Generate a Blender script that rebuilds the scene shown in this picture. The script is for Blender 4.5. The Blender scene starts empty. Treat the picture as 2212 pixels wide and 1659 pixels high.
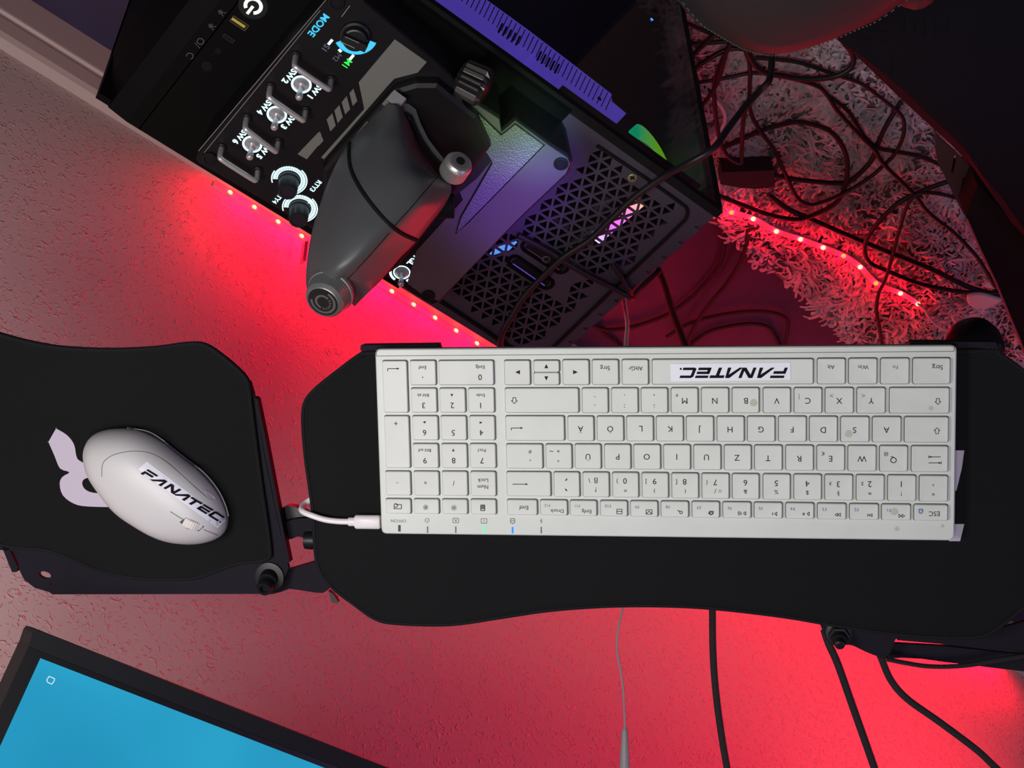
import bpy, bmesh, math, random
import numpy as np
from mathutils import Vector as V, Matrix
from mathutils.bvhtree import BVHTree
random.seed(7); rng = np.random.default_rng(7)
S = bpy.context.scene
COL = S.collection

# ------------------------------------------------------------------ camera
W_, H_, F_ = 2212.0, 1659.0, 3424.0
CAM = V((0, 0, 1.62))
AX = V((-0.77236269, -0.46752111, -0.4299766))
AY = V((-0.63508651, 0.5801298, 0.51001426))
AZ = V((0.01099981, 0.66698833, -0.74498696))
def w2(c):                       # camera vector (x right, y down, z forward) -> world
    return V((c.dot(AX), c.dot(AY), c.dot(AZ)))
CR, CD, CF = w2(V((1,0,0))), w2(V((0,1,0))), w2(V((0,0,1)))
cam = bpy.data.cameras.new('camera'); cam.sensor_width = 36; cam.lens = F_/W_*36
cam.clip_start = .05; cam.clip_end = 30
co = bpy.data.objects.new('camera', cam); COL.objects.link(co)
M = Matrix((CR, -CD, -CF)).transposed().to_4x4(); M.translation = CAM; co.matrix_world = M
S.camera = co
S.view_settings.view_transform = 'Standard'; S.view_settings.look = 'None'
S.view_settings.gamma = 1; S.view_settings.exposure = 0; S.view_settings.use_curve_mapping = False

# ------------------------------------------------------------------ world and lamps
wd = bpy.data.worlds.new('world'); S.world = wd; wd.use_nodes = True
bg = wd.node_tree.nodes['Background']; bg.inputs[0].default_value = (.60, .52, .66, 1); bg.inputs[1].default_value = .045
def lamp(name, kind, loc, energy, color, size=.1, target=None, **k):
    l = bpy.data.lights.new(name, kind); l.energy = energy; l.color = color
    if kind == 'AREA': l.shape = 'RECTANGLE'; l.size = size; l.size_y = k.pop('size_y', size)
    else: l.shadow_soft_size = size
    if kind == 'SPOT': l.spot_size = k.pop('spot', .5); l.spot_blend = k.pop('blend', .6)
    o = bpy.data.objects.new(name, l); COL.objects.link(o); o.location = loc
    if target is not None: o.rotation_euler = (V(target)-V(loc)).to_track_quat('-Z', 'Y').to_euler()
    return o
# the room's own light: a broad soft ceiling light and the screens at the +x end
lamp('ceiling_light', 'AREA', (.05, .12, 2.05), 6.4, (.97, 1, .97), .32, (-.5, .75, .8))
lamp('screen_light', 'AREA', (.10, .53, 1.40), 3.5, (1, .94, .93), .22, (-.55, .95, .75))
lamp('red_fill_light', 'AREA', (-1.9, .60, .40), 3.6, (1, .0, .03), .4, (-1.0, 1.02, .75)).data.spread = math.radians(95)  # added red fill beyond the frame, slows the red falloff on the wall
lamp('violet_fill_light', 'AREA', (-1.5, -.5, 1.9), 3.6, (.62, .42, 1), .5, (-.3, .7, .8))  # added violet fill from the upper right for the purple tinge, source unseen

# ------------------------------------------------------------------ pixel helpers (rays into the room)
def ray(u, v): return w2(V(((u-W_/2)/F_, (v-H_/2)/F_, 1)))
def dep(u, v, d): return CAM + ray(u, v)*d
def zp(u, v, z): r = ray(u, v); return CAM + r*((z-CAM.z)/r.z)
def yp(u, v, y): r = ray(u, v); return CAM + r*((y-CAM.y)/r.y)
def xp(u, v, x): r = ray(u, v); return CAM + r*((x-CAM.x)/r.x)
class Plane:
    def __init__(s, o, n): s.o = V(o); s.n = V(n).normalized()
    def at(s, u, v, h=0):
        r = ray(u, v); return CAM + r*((s.o + s.n*h - CAM).dot(s.n)/r.dot(s.n))
    def off(s, h): return Plane(s.o + s.n*h, s.n)

# ------------------------------------------------------------------ materials
def mat(name, col, rough=.5, metal=0, emit=None, es=0, bump=None, spec=.5, coat=0, alpha=None, vary=None):
    m = bpy.data.materials.new(name); m.use_nodes = True; nt = m.node_tree; b = nt.nodes['Principled BSDF']
    b.inputs['Base Color'].default_value = (*col, 1); b.inputs['Roughness'].default_value = rough
    b.inputs['Metallic'].default_value = metal; b.inputs['Specular IOR Level'].default_value = spec
    b.inputs['Coat Weight'].default_value = coat
    if emit: b.inputs['Emission Color'].default_value = (*emit, 1); b.inputs['Emission Strength'].default_value = es
    tc = nt.nodes.new('ShaderNodeTexCoord')
    if bump:
        sc, st, dist = bump
        n = nt.nodes.new('ShaderNodeTexNoise'); n.inputs['Scale'].default_value = sc; n.inputs['Detail'].default_value = 3
        nt.links.new(tc.outputs['Object'], n.inputs['Vector'])
        bp = nt.nodes.new('ShaderNodeBump'); bp.inputs['Strength'].default_value = st; bp.inputs['Distance'].default_value = dist
        nt.links.new(n.outputs['Fac'], bp.inputs['Height']); nt.links.new(bp.outputs['Normal'], b.inputs['Normal'])
    if vary:
        sc, amt = vary
        n = nt.nodes.new('ShaderNodeTexNoise'); n.inputs['Scale'].default_value = sc; n.inputs['Detail'].default_value = 4
        nt.links.new(tc.outputs['Object'], n.inputs['Vector'])
        r = nt.nodes.new('ShaderNodeValToRGB'); r.color_ramp.elements[0].position = .3; r.color_ramp.elements[1].position = .7
        r.color_ramp.elements[0].color = (*[c*(1-amt) for c in col], 1); r.color_ramp.elements[1].color = (*[min(1, c*(1+amt)) for c in col], 1)
        nt.links.new(n.outputs['Fac'], r.inputs['Fac']); nt.links.new(r.outputs['Color'], b.inputs['Base Color'])
    return m
def emis(name, col, st):
    m = bpy.data.materials.new(name); m.use_nodes = True; nt = m.node_tree; nt.nodes.clear()
    e = nt.nodes.new('ShaderNodeEmission'); e.inputs[0].default_value = (*col, 1); e.inputs[1].default_value = st
    o = nt.nodes.new('ShaderNodeOutputMaterial'); nt.links.new(e.outputs[0], o.inputs[0]); return m
MT = {}
MT['key'] = mat('key_plastic', (.545, .565, .535), .42, vary=(60, .025))
MT['body'] = mat('keyboard_plastic', (.545, .57, .54), .45, vary=(40, .03))
MT['gap'] = mat('key_gap', (.06, .06, .06), .8)
MT['ink'] = mat('key_ink', (.018, .018, .022), .7, spec=.1)
MT['blue'] = mat('key_ink_blue', (.07, .14, .34), .6)
MT['groove'] = mat('groove', (.16, .16, .15), .8)
MT['mouse'] = mat('mouse_plastic', (.50, .49, .50), .42, coat=.0)
MT['sticker'] = mat('sticker_paper', (.68, .68, .76), .4)
MT['stickink'] = mat('sticker_ink', (.008, .006, .011), .7, spec=.08)
MT['stain'] = mat('dried_stain', (.45, .45, .37), .6)
MT['mat'] = mat('desk_mat_cloth', (.0062, .0062, .0070), .85, bump=(900, .25, .0006), spec=.12)
MT['stitch'] = mat('mat_stitching', (.009, .009, .0105), .8, bump=(1500, .6, .0008), spec=.15)
MT['print'] = mat('mat_print', (.46, .40, .50), .75)
MT['metal'] = mat('powder_coated_steel', (.0085, .0068, .0125), .7, .0, bump=(1200, .2, .0004), spec=.12)
MT['bolt'] = mat('black_bolt', (.007, .007, .009), .42, .15, spec=.35)
MT['steel'] = mat('steel', (.55, .55, .55), .25, 1)
MT['black'] = mat('black_plastic', (.010, .010, .011), .42)
MT['matte'] = mat('matte_black', (.006, .006, .006), .8, spec=.2)
MT['case'] = mat('case_plastic', (.0028, .0026, .0028), .55, bump=(700, .15, .0003), spec=.1)
MT['casetop'] = mat('case_top_steel', (.060, .052, .070), .5, .1)
MT['thr'] = mat('throttle_shell', (.085, .086, .092), .42, bump=(1600, .12, .0003))
MT['thr2'] = mat('throttle_base_plastic', (.006, .0055, .0065), .45, spec=.3)
MT['plate'] = mat('throttle_plate_metallic', (.16, .15, .17), .33, .6)
MT['decal'] = mat('grey_decal', (.17, .165, .15), .55, bump=(1500, .2, .0003))
MT['chrome'] = mat('chrome', (.62, .58, .60), .30, .55)
MT['knobgrey'] = mat('grey_knob_metal', (.26, .26, .26), .40, .5)
MT['knobsilver'] = mat('silver_knob_metal', (.62, .62, .60), .38, .8)
MT['print2'] = mat('knob_print', (.12, .115, .115), .5)
MT['iceglow'] = emis('panel_backlight', (.62, .93, 1), 1.6)
MT['cyanglow'] = emis('panel_cyan', (.06, .52, .80), 1.25)
MT['dimglow'] = emis('panel_dim', (.22, .20, .34), .5)
MT['greenglow'] = emis('panel_green', (.04, .95, .10), 1.2)
MT['power'] = emis('power_glow', (.93, 1, .9), 1.2)
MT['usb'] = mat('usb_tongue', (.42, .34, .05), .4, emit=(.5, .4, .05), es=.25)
MT['led'] = emis('led_core', (1, .62, .28), 2.0)
MT['ledorange'] = emis('led_core_dim', (1, .30, .04), 1.6)
MT['strip'] = mat('led_strip_tape', (.62, .50, .52), .5)
MT['wire'] = mat('cable_black', (.010, .0085, .010), .45)
MT['braid'] = mat('cable_braided', (.013, .012, .014), .6, bump=(1800, 1, .001))
MT['white'] = mat('cable_white', (.72, .68, .70), .4)
MT['grey'] = mat('cable_grey', (.25, .21, .22), .5)
MT['leather'] = mat('black_leather', (.030, .027, .026), .55, bump=(500, .25, .0006))
MT['leather2'] = mat('black_leather_panel', (.008, .0075, .0105), .7, bump=(350, .2, .0006), spec=.12)
MT['thread'] = mat('thread', (.12, .11, .10), .7)
MT['bezel'] = mat('monitor_bezel', (.0038, .0038, .0055), .55, spec=.2)
MT['bezel2'] = mat('monitor_inner_bezel', (.003, .003, .004), .3)
MT['bluedot'] = emis('blue_led', (.05, .2, 1), 2.5)
MT['green2'] = emis('green_led', (.02, 1, .45), 1.1)
MT['bluel'] = emis('blue_status', (.03, .22, 1), 1.6)
MT['greenl'] = emis('green_status', (.12, .9, .35), 1.4)
MT['gold'] = mat('brass_screw', (.35, .36, .16), .4, .7)

# ------------------------------------------------------------------ mesh builder
class MB:
    def __init__(s): s.v = []; s.f = []; s.mi = []
    def add(s, vs, fs, mi=0):
        b = len(s.v); s.v += [tuple(p) for p in vs]; s.f += [[b+i for i in f] for f in fs]; s.mi += [mi]*len(fs); return s
    def loft(s, loops, cap0=True, cap1=True, closed=True, mi=0):
        n = len(loops[0]); vs = [p for l in loops for p in l]; fs = []
        for k in range(len(loops)-1):
            for i in range(n if closed else n-1):
                j = (i+1) % n; fs.append([k*n+i, k*n+j, (k+1)*n+j, (k+1)*n+i])
        if cap0: fs.append(list(range(n))[::-1])
        if cap1: fs.append([(len(loops)-1)*n+i for i in range(n)])
        return s.add(vs, fs, mi)
    def prism(s, poly, off, bev=0):
        poly = [V(p) for p in poly]; off = V(off)
        if bev:
            c = sum(poly, V((0,0,0)))/len(poly); ins = inset(poly, bev, off)
            return s.loft([ins, [p+off.normalized()*bev for p in poly], [p+off for p in poly]])
        return s.loft([poly, [p+off for p in poly]])
    def box(s, c, ax, ay, az):
        c = V(c); ax = V(ax); ay = V(ay); az = V(az)
        q = [c-ax-ay-az, c+ax-ay-az, c+ax+ay-az, c-ax+ay-az]
        return s.loft([q, [p+az*2 for p in q]])
    def abox(s, x0, x1, y0, y1, z0, z1):
        return s.box(((x0+x1)/2, (y0+y1)/2, (z0+z1)/2), ((x1-x0)/2,0,0), (0,(y1-y0)/2,0), (0,0,(z1-z0)/2))
    def tube(s, pts, r, n=8, flat=None, smooth=True):
        pts = [V(p) for p in pts]
        if smooth: pts = crom(pts)
        loops = []; prev = None
        for i, p in enumerate(pts):
            t = (pts[min(i+1, len(pts)-1)]-pts[max(i-1, 0)]).normalized()
            if prev is None: a = t.orthogonal().normalized()
            else: a = (prev - t*prev.dot(t)); a = a.normalized() if a.length > 1e-6 else t.orthogonal().normalized()
            prev = a; b = t.cross(a); rr = r(i/(len(pts)-1)) if callable(r) else r
            loops.append([p + (a*math.cos(q)+b*math.sin(q))*rr for q in [2*math.pi*k/n for k in range(n)]])
        return s.loft(loops)
    def lathe(s, c, axis, prof, n=32, a0=None, ripple=None):
        axis = V(axis).normalized(); a = V(a0).normalized() if a0 else axis.orthogonal().normalized(); b = axis.cross(a); c = V(c)
        loops = []
        for item in prof:
            h, r = item[0], item[1]; rp = item[2] if len(item) > 2 else 0
            loops.append([c + axis*h + (a*math.cos(2*math.pi*k/n)+b*math.sin(2*math.pi*k/n))*(r*(1-(rp if k % 2 else 0))) for k in range(n)])
        return s.loft(loops)
def crom(p, k=6):
    if len(p) < 3: return p
    q = [p[0]*2-p[1]] + p + [p[-1]*2-p[-2]]; out = []
    for i in range(1, len(q)-2):
        a, b, c, d = q[i-1:i+3]
        for j in range(k):
            t = j/k; out.append(.5*((2*b)+(c-a)*t+(2*a-5*b+4*c-d)*t*t+(3*b-a-3*c+d)*t**3))
    out.append(p[-1]); return out
def inset(poly, d, nrm):
    n = V(nrm).normalized(); out = []; N = len(poly); area = V((0,0,0))
    for i in range(N): area += poly[i].cross(poly[(i+1) % N])
    sg = 1 if area.dot(n) > 0 else -1
    for i in range(N):
        e1 = (poly[i]-poly[i-1]).normalized(); e2 = (poly[(i+1) % N]-poly[i]).normalized()
        n1 = n.cross(e1)*sg; n2 = n.cross(e2)*sg; m = n1+n2; m = m/max(m.length, 1e-6); c = max(m.dot(n1), .4)
        out.append(poly[i]+m*(d/c))
    return out
def finish(name, vs, fs, mats, parent=None, smooth=False, mi=None, loc=None, auto=None):
    me = bpy.data.meshes.new(name)
    if parent is not None: base = WL[parent]
    elif loc is not None: base = V(loc)
    else:
        a = np.array(vs); base = V(((a[:,0].min()+a[:,0].max())/2, (a[:,1].min()+a[:,1].max())/2, a[:,2].min()))
    me.from_pydata([tuple(V(p)-base) for p in vs], [], fs)
    for m in (mats if isinstance(mats, (list, tuple)) else [mats]): me.materials.append(m)
    if mi: me.polygons.foreach_set('material_index', mi)
    bm = bmesh.new(); bm.from_mesh(me); bmesh.ops.recalc_face_normals(bm, faces=bm.faces); bm.to_mesh(me); bm.free()
    if smooth:
        me.polygons.foreach_set('use_smooth', [True]*len(me.polygons))
        try: me.set_sharp_from_angle(angle=math.radians(auto or 35))
        except Exception: pass
    me.update()
    o = bpy.data.objects.new(name, me); COL.objects.link(o)
    if parent is not None: o.parent = parent; WL[o] = base
    else: o.location = base; WL[o] = base
    return o
WL = {}
def out(mb, name, mats, parent=None, smooth=False, loc=None, auto=None):
    return finish(name, mb.v, mb.f, mats, parent, smooth, mb.mi if any(mb.mi) else None, loc, auto)
def tag(o, label, cat, group=None):
    o['label'] = label; o['category'] = cat
    if group: o['group'] = group
    return o
def thing(name, loc, label, cat, group=None):
    o = bpy.data.objects.new(name, None); COL.objects.link(o); o.location = loc; o.empty_display_size = .02; WL[o] = V(loc); return tag(o, label, cat, group)
def struct(o): o['kind'] = 'structure'; return o
def curve_plate(loops, o, ex, ey, th):
    """filled 2-D outline with holes -> (verts, faces) as a plate of thickness th; loops are 3-D points in the plane"""
    n = ex.cross(ey).normalized(); c = bpy.data.curves.new('tmp', 'CURVE'); c.dimensions = '2D'; c.fill_mode = 'BOTH'; c.extrude = th/2
    for L in loops:
        s = c.splines.new('POLY'); s.points.add(len(L)-1); s.use_cyclic_u = True
        for i, p in enumerate(L): d = V(p)-o; s.points[i].co = (d.dot(ex), d.dot(ey), 0, 1)
    ob = bpy.data.objects.new('tmp', c); me = bpy.data.meshes.new_from_object(ob)
    vs = [o + ex*v.co.x + ey*v.co.y + n*(v.co.z-th/2) for v in me.vertices]; fs = [list(p.vertices) for p in me.polygons]
    bpy.data.objects.remove(ob); bpy.data.curves.remove(c); bpy.data.meshes.remove(me); return vs, fs
_tc = {}
def text_mesh(t, bold=0, shear=0):
    k = (t, bold, shear)
    if k not in _tc:
        c = bpy.data.curves.new('tmp', 'FONT'); c.body = t; c.size = 1; c.align_x = 'CENTER'; c.align_y = 'CENTER'; c.offset = bold; c.shear = shear; c.resolution_u = 3
        c.fill_mode = 'FRONT'
        ob = bpy.data.objects.new('tmp', c); me = bpy.data.meshes.new_from_object(ob)
        vs = [(v.co.x, v.co.y) for v in me.vertices]; fs = [list(p.vertices) for p in me.polygons]
        if vs:
            a = np.array(vs); cx = (a[:,0].max()+a[:,0].min())/2; cy = (a[:,1].max()+a[:,1].min())/2
            vs = [(x-cx, y-cy) for x, y in vs]
        bpy.data.objects.remove(ob); bpy.data.curves.remove(c); bpy.data.meshes.remove(me); _tc[k] = (vs, fs)
    return _tc[k]
def put_text(mb, t, c, ex, ey, size, bold=0, shear=0, mi=0):
    vs, fs = text_mesh(t, bold, shear); c = V(c)
    mb.add([c+ex*(x*size)+ey*(y*size) for x, y in vs], fs, mi)
def rrect(x0, x1, y0, y1, r, k=4):
    pts = []
    for cx, cy, a0 in ((x1-r, y1-r, 0), (x0+r, y1-r, 90), (x0+r, y0+r, 180), (x1-r, y0+r, 270)):
        for i in range(k+1): a = math.radians(a0+90*i/k); pts.append((cx+r*math.cos(a), cy+r*math.sin(a)))
    return pts
XW, YW, ZW = V((1,0,0)), V((0,1,0)), V((0,0,1))

# ================================================================== SETTING
YWALL = 1.02
def setting():
    m = bpy.data.materials.new('woodchip_wallpaper'); m.use_nodes = True; nt = m.node_tree; b = nt.nodes['Principled BSDF']
    b.inputs['Base Color'].default_value = (.66, .56, .53, 1); b.inputs['Roughness'].default_value = .62; b.inputs['Specular IOR Level'].default_value = .35
    tc = nt.nodes.new('ShaderNodeTexCoord'); mp = nt.nodes.new('ShaderNodeMapping'); nt.links.new(tc.outputs['Object'], mp.inputs[0])
    mp.inputs['Scale'].default_value = (1, 1, 1)
    n1 = nt.nodes.new('ShaderNodeTexNoise'); n1.inputs['Scale'].default_value = 130; n1.inputs['Detail'].default_value = 2.5; n1.inputs['Distortion'].default_value = 1.6
    n2 = nt.nodes.new('ShaderNodeTexNoise'); n2.inputs['Scale'].default_value = 30; n2.inputs['Detail'].default_value = 2
    for n in (n1, n2): nt.links.new(mp.outputs[0], n.inputs['Vector'])
    r = nt.nodes.new('ShaderNodeValToRGB'); r.color_ramp.elements[0].position = .56; r.color_ramp.elements[1].position = .72
    nt.links.new(n1.outputs['Fac'], r.inputs['Fac'])
    ml = nt.nodes.new('ShaderNodeMath'); ml.operation = 'MULTIPLY_ADD'; ml.inputs[1].default_value = .30
    nt.links.new(n2.outputs['Fac'], ml.inputs[0]); nt.links.new(r.outputs['Color'], ml.inputs[2])
    bp = nt.nodes.new('ShaderNodeBump'); bp.inputs['Strength'].default_value = .62; bp.inputs['Distance'].default_value = .0024
    nt.links.new(ml.outputs[0], bp.inputs['Height']); nt.links.new(bp.outputs['Normal'], b.inputs['Normal'])
    w = MB(); w.abox(-3.2, 1.6, YWALL, YWALL+.12, 0, 2.6); struct(out(w, 'wall_back', m, loc=(0, YWALL, 0)))
    f = MB(); f.abox(-3.2, 1.6, -1.2, YWALL, -.1, 0)
    struct(out(f, 'floor', mat('floor_vinyl', (.042, .032, .085), .55, vary=(9, .18), bump=(160, .1, .001)), loc=(0, 0, -.1)))
    y = YWALL; pr = [(0,0),(-.019,0),(-.019,.046),(-.0185,.0485),(-.015,.050),(-.015,.055),(-.0165,.0575),(-.0165,.060),(-.0155,.080),(-.012,.0865),(0,.0885)]
    w = MB(); w.loft([[V((xx, y+a, z)) for a, z in pr] for xx in (-3.2, 1.6)]); struct(out(w, 'baseboard_back', mat('baseboard_paint', (.66, .53, .50), .45), loc=(0, YWALL, 0)))
setting()

# ================================================================== WALL LED STRIP
def led_light(parent, p, e, name='led_lamp', r=.004, pt=False):
    l = bpy.data.lights.new(name, 'POINT' if pt else 'SPOT')
    if not pt: l.spot_size = math.radians(172); l.spot_blend = 1
    l.energy = e; l.color = (1, 0, .022); l.shadow_soft_size = r
    o = bpy.data.objects.new(name, l); COL.objects.link(o); o.parent = parent; o.location = V(p)-WL[parent]; o.rotation_euler = (math.radians(180), 0, 0) if abs(V(p).y-YWALL) > .2 else (math.radians(148), 0, 0)
def wall_strip():
    y = YWALL-.0012; z = CAM.z-1.4985*(YWALL-.003); x0 = -.4348; n = 41
    t = thing('led_strip', (x0, y, 0.08), 'red LED light strip stuck on the wall right above the baseboard behind the computer', 'light strip')
    b = MB(); b.abox(x0-(n-.4)*.03333, x0+.022, y-.0006, y+.0016, z-.005, z+.005); out(b, 'tape', MT['strip'], t)
    for i in range(n):
        x = x0-i*.03333
        b = MB(); b.lathe((x, y-.0006, z), (0,-1,0), [(0,.0028),(.0012,.0028),(.0020,.0020)], 12); out(b, 'led', MT['led'], t)
        if i % 2 == 0: led_light(t, (x-.0167, y-.040, z-.008), 1.3 if i < 20 else 1.2)
    b = MB(); q = [yp(*p, YWALL-.02) for p in ((654,563),(659,522),(666,520),(661,564))]; b.prism(q, (0, .006, 0)); out(b, 'connector_clip', MT['steel'], t)
wall_strip()

# ================================================================== KEYBOARD
def solve_h(loc, px):
    A = []
    for (x, y), (u, v) in zip(loc, px):
        A.append([x,y,1,0,0,0,-u*x,-u*y,-u]); A.append([0,0,0,x,y,1,-v*x,-v*y,-v])
    return np.linalg.svd(np.array(A))[2][-1].reshape(3,3)
KS = .986
_px = [((u-W_/2)/F_, (v-H_/2)/F_) for u, v in ((822,1155),(2063,1170),(2068,747),(808,755))]
_h = solve_h([(0,0),(1,0),(1,1),(0,1)], _px); _h = _h/_h[2,2]
KO = CAM + w2(V(_h[:,2]))*KS; KA = w2(V(_h[:,0]))*KS; KB = w2(V(_h[:,1]))*KS
KX = KA.normalized(); KN = KX.cross(KB).normalized()
if KN.dot(CAM-KO) < 0: KN = -KN
KY = KB - KX*KB.dot(KX); KY.normalize()
KP = Plane(KO, KN)            # plane of the key tops
TXX, TXY = -KX, -KY           # reading direction and up of the legends
def kxy(u, v): d = KP.at(u, v)-KO; return d.dot(KX), d.dot(KY)
def kpt(x, y, h=0): return KO+KX*x+KY*y+KN*h
def k3(u, v, h=.00025): return KP.at(u, v)+KN*h

def fanatec(mb, f, mi=0):
    """the seven slanted letters, each stroke a polygon; f maps (x 0..1 along the word, y 0..1 up) to a point"""
    sk = .42; Wd = 10.9
    def P(pts):
        n = [(x+sk*y, y) for x, y in pts]; vs = [f(x/Wd, y) for x, y in n]; mb.add(vs, [list(range(len(vs)))], mi)
    x = 0
    P([(x+.0,.56),(x+1.15,.56),(x+1.30,.66),(x+1.55,1),(x+.15,1),(x+.02,.74),(x+1.2,.74),(x+1.15,.70),(x+0,.70)][:0] or [(x+.0,.76),(x+1.42,.76),(x+1.42,1),(x+.0,1)])
    P([(x,0),(x+.32,0),(x+.32,.34),(x+1.25,.34),(x+1.25,.60),(x,.60)])
    for ax in (1.55, 4.75):
        P([(ax-.25,0),(ax+.12,0),(ax+.98,.72),(ax+.98,1),(ax+.72,1)]); P([(ax+.72,1),(ax+1.15,1),(ax+1.28,0),(ax+.92,0),(ax+.92,.75)])
    x = 3.15
    P([(x,0),(x+.32,0),(x+.32,1),(x,1)]); P([(x+.0,1),(x+.40,1),(x+1.42,0),(x+1.02,0)]); P([(x+1.10,0),(x+1.42,0),(x+1.42,1),(x+1.10,1)])
    x = 6.05
    P([(x,.74),(x+1.45,.74),(x+1.45,1),(x,1)]); P([(x+.55,0),(x+.90,0),(x+.90,.8),(x+.55,.8)])
    x = 7.65
    for y0, y1 in ((0,.24),(.38,.62),(.76,1)): P([(x,y0),(x+1.3,y0),(x+1.3,y1),(x,y1)])
    P([(x,0),(x+.32,0),(x+.32,.62),(x,.62)])
    x = 9.15
    P([(x+.2,.76),(x+1.35,.76),(x+1.35,1),(x+.2,1),(x,.86)]); P([(x,.1),(x+.2,0),(x+1.35,0),(x+1.35,.24),(x,.24)]); P([(x,.15),(x+.32,.15),(x+.32,.9),(x,.9)])
    vs = [f((10.78+.11*math.cos(a))/Wd, .12+.11*math.sin(a)) for a in [k*math.pi/4 for k in range(8)]]; mb.add(vs, [list(range(8))], mi)

ROW = [  # (x0,x1,y0,y1) in photo pixels
 (827,879.5,779.6,891),(886,940.8,779,831.7),(947.7,1065.6,779,831.5),(1089.4,1144.6,778.8,831.5),(1152.9,1207.5,778.8,803.9),(1152.9,1207.5,804.9,831.5),(1215.7,1271.9,777.5,831.2),(1279.5,1335.6,777.3,831),(1343.8,1400.2,777,830.8),(1408.9,1756.6,776,830),(1766,1825.8,774.5,829.5),(1834,1894.4,774.3,829.5),(1903,1963.8,774,829.5),(1972.7,2052.5,773.7,829.5),
 (888,942.7,839,891),(949.7,1004.6,839,891),(1011.8,1067,839,891),(1091,1249.4,838.7,891.5),(1257.5,1313,838.7,892),(1321.3,1377.7,838.5,892),(1385.3,1442,838.5,892),(1450,1507.4,838.3,892),(1515.5,1573.6,838.2,892),(1582,1639.5,838,892),(1649,1707.3,838,892.3),(1716,1775.3,838,892.6),(1783.2,1843.4,837.8,892.8),(1851.8,1912.3,837.7,893),(1922,2050.6,837.7,893),
 (891,945.5,898.8,950.7),(952.4,1007,898.8,950.8),(1014.3,1068.3,898.8,951),(831.3,884,898.8,1010.6),(1092.2,1218.4,899,951.8),(1226.6,1282.2,899.6,952.5),(1290,1346.5,899.6,952.7),(1354,1410.8,899.6,953),(1418.4,1475.6,899.7,953.2),(1483.2,1541,899.8,953.5),(1549.4,1607.2,899.8,954),(1615,1673.9,899.8,954.1),(1682.3,1741.4,899.8,954.3),(1749.3,1808.7,900,954.6),(1816.8,1877.3,900.3,955),(1885.4,1946.4,900.6,955.3),(1954.6,2048.7,900.8,955.6),
 (892.3,946.3,959,1010.8),(954,1008.4,959,1011),(1015.6,1070.3,959,1011.2),(1093.8,1171.7,959.8,1012),(1179.2,1234.7,960,1012.6),(1242.3,1297.7,960,1013),(1306,1362,960.4,1013.5),(1369.6,1426.3,960.8,1014),(1433.9,1491,961.2,1014.5),(1499,1556.8,961.6,1015),(1565,1622.4,962,1015.7),(1630.5,1689.4,962.2,1016.2),(1697.8,1756.9,962.4,1016.6),(1765.3,1824.4,962.7,1017.3),(1832.5,1892.5,963,1018),(1900.9,1960.5,963.4,1018.8),(1969.5,2047.9,963.8,1019.6),
 (832.7,886.2,1018.6,1070),(894,947.7,1018.7,1070.5),(955.2,1009.3,1018.8,1071),(1017,1070.5,1019,1071.5),(1094.7,1189,1019.7,1072),(1196.7,1251.5,1020.3,1073.5),(1259.4,1315.3,1020.8,1074),(1323.4,1379,1021.3,1074.7),(1387.2,1443.4,1021.9,1075.5),(1451.5,1508.5,1022.6,1076.5),(1516.6,1574.7,1023.3,1077.5),(1582.3,1639.5,1024,1078.4),(1648.7,1706.7,1024.5,1079.3),(1715.4,1774.2,1025.1,1080),(1782.4,1841.8,1025.8,1081),(1850.4,1909.8,1026.4,1081.8),(1918.5,1978.4,1027,1082.6),(1986.9,2047.3,1027.8,1083.4),
 (833.2,886.7,1078.2,1109.8),(894.2,947.7,1078.5,1110),(955.2,1009.3,1079,1110.6),(1017,1071,1079.3,1111.2),(1095.5,1159.8,1079.9,1112.6),(1167.3,1225,1080.8,1113.5),(1231.7,1288.7,1081.6,1114.4),(1296.9,1354.9,1082.2,1115.4),(1362.2,1420.6,1082.8,1116.4),(1428.2,1487,1083.4,1117.5),(1495.2,1554,1084,1118.5),(1561.9,1621.9,1085,1119.3),(1629.5,1689.6,1086,1120),(1697.8,1758,1087,1120.8),(1766.4,1827.4,1088,1122),(1835.8,1897.4,1089,1123),(1905.2,1967,1090,1124),(1975.2,2047.3,1090.7,1125)]
T = []   # (text, u, v, cap height px, material index 0 ink 1 blue)
def tx(s, u, v, h=12.5, c=0): T.append((s, u, v, h, c))
for s, u, v in (('0',1037,815),('3',915,876),('2',977,876),('1',1038,876),('6',917,935),('5',979,935),('4',1040,935),('9',918,995),('8',980,995),('7',1041,995),
  ('M',1479,866),('N',1544,866),('B',1611,866),('V',1678,866),('C',1745,866),('X',1813,866),('Y',1882,866),
  ('Ä',1254,928),('Ö',1318,928),('L',1384,926),('K',1447,927),('J',1512,927),('H',1577,928),('G',1644,928),('F',1711,928),('D',1778,929),('S',1846,929),('A',1915,929),
  ('Ü',1270,988),('P',1334,987),('O',1397,987),('I',1462,987),('U',1526,988),('Z',1592,989),('T',1659,990),('R',1726,991),('E',1794,991),('W',1862,991),('Q',1930,993),
  ('ß',1287,1038),('0',1350,1039),('9',1414,1040),('8',1479,1041),('7',1545,1042),('6',1610,1043),('5',1677,1044),('4',1744,1045),('3',1811,1046),('2',1879,1046),('1',1947,1046)): tx(s, u, v)
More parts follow.
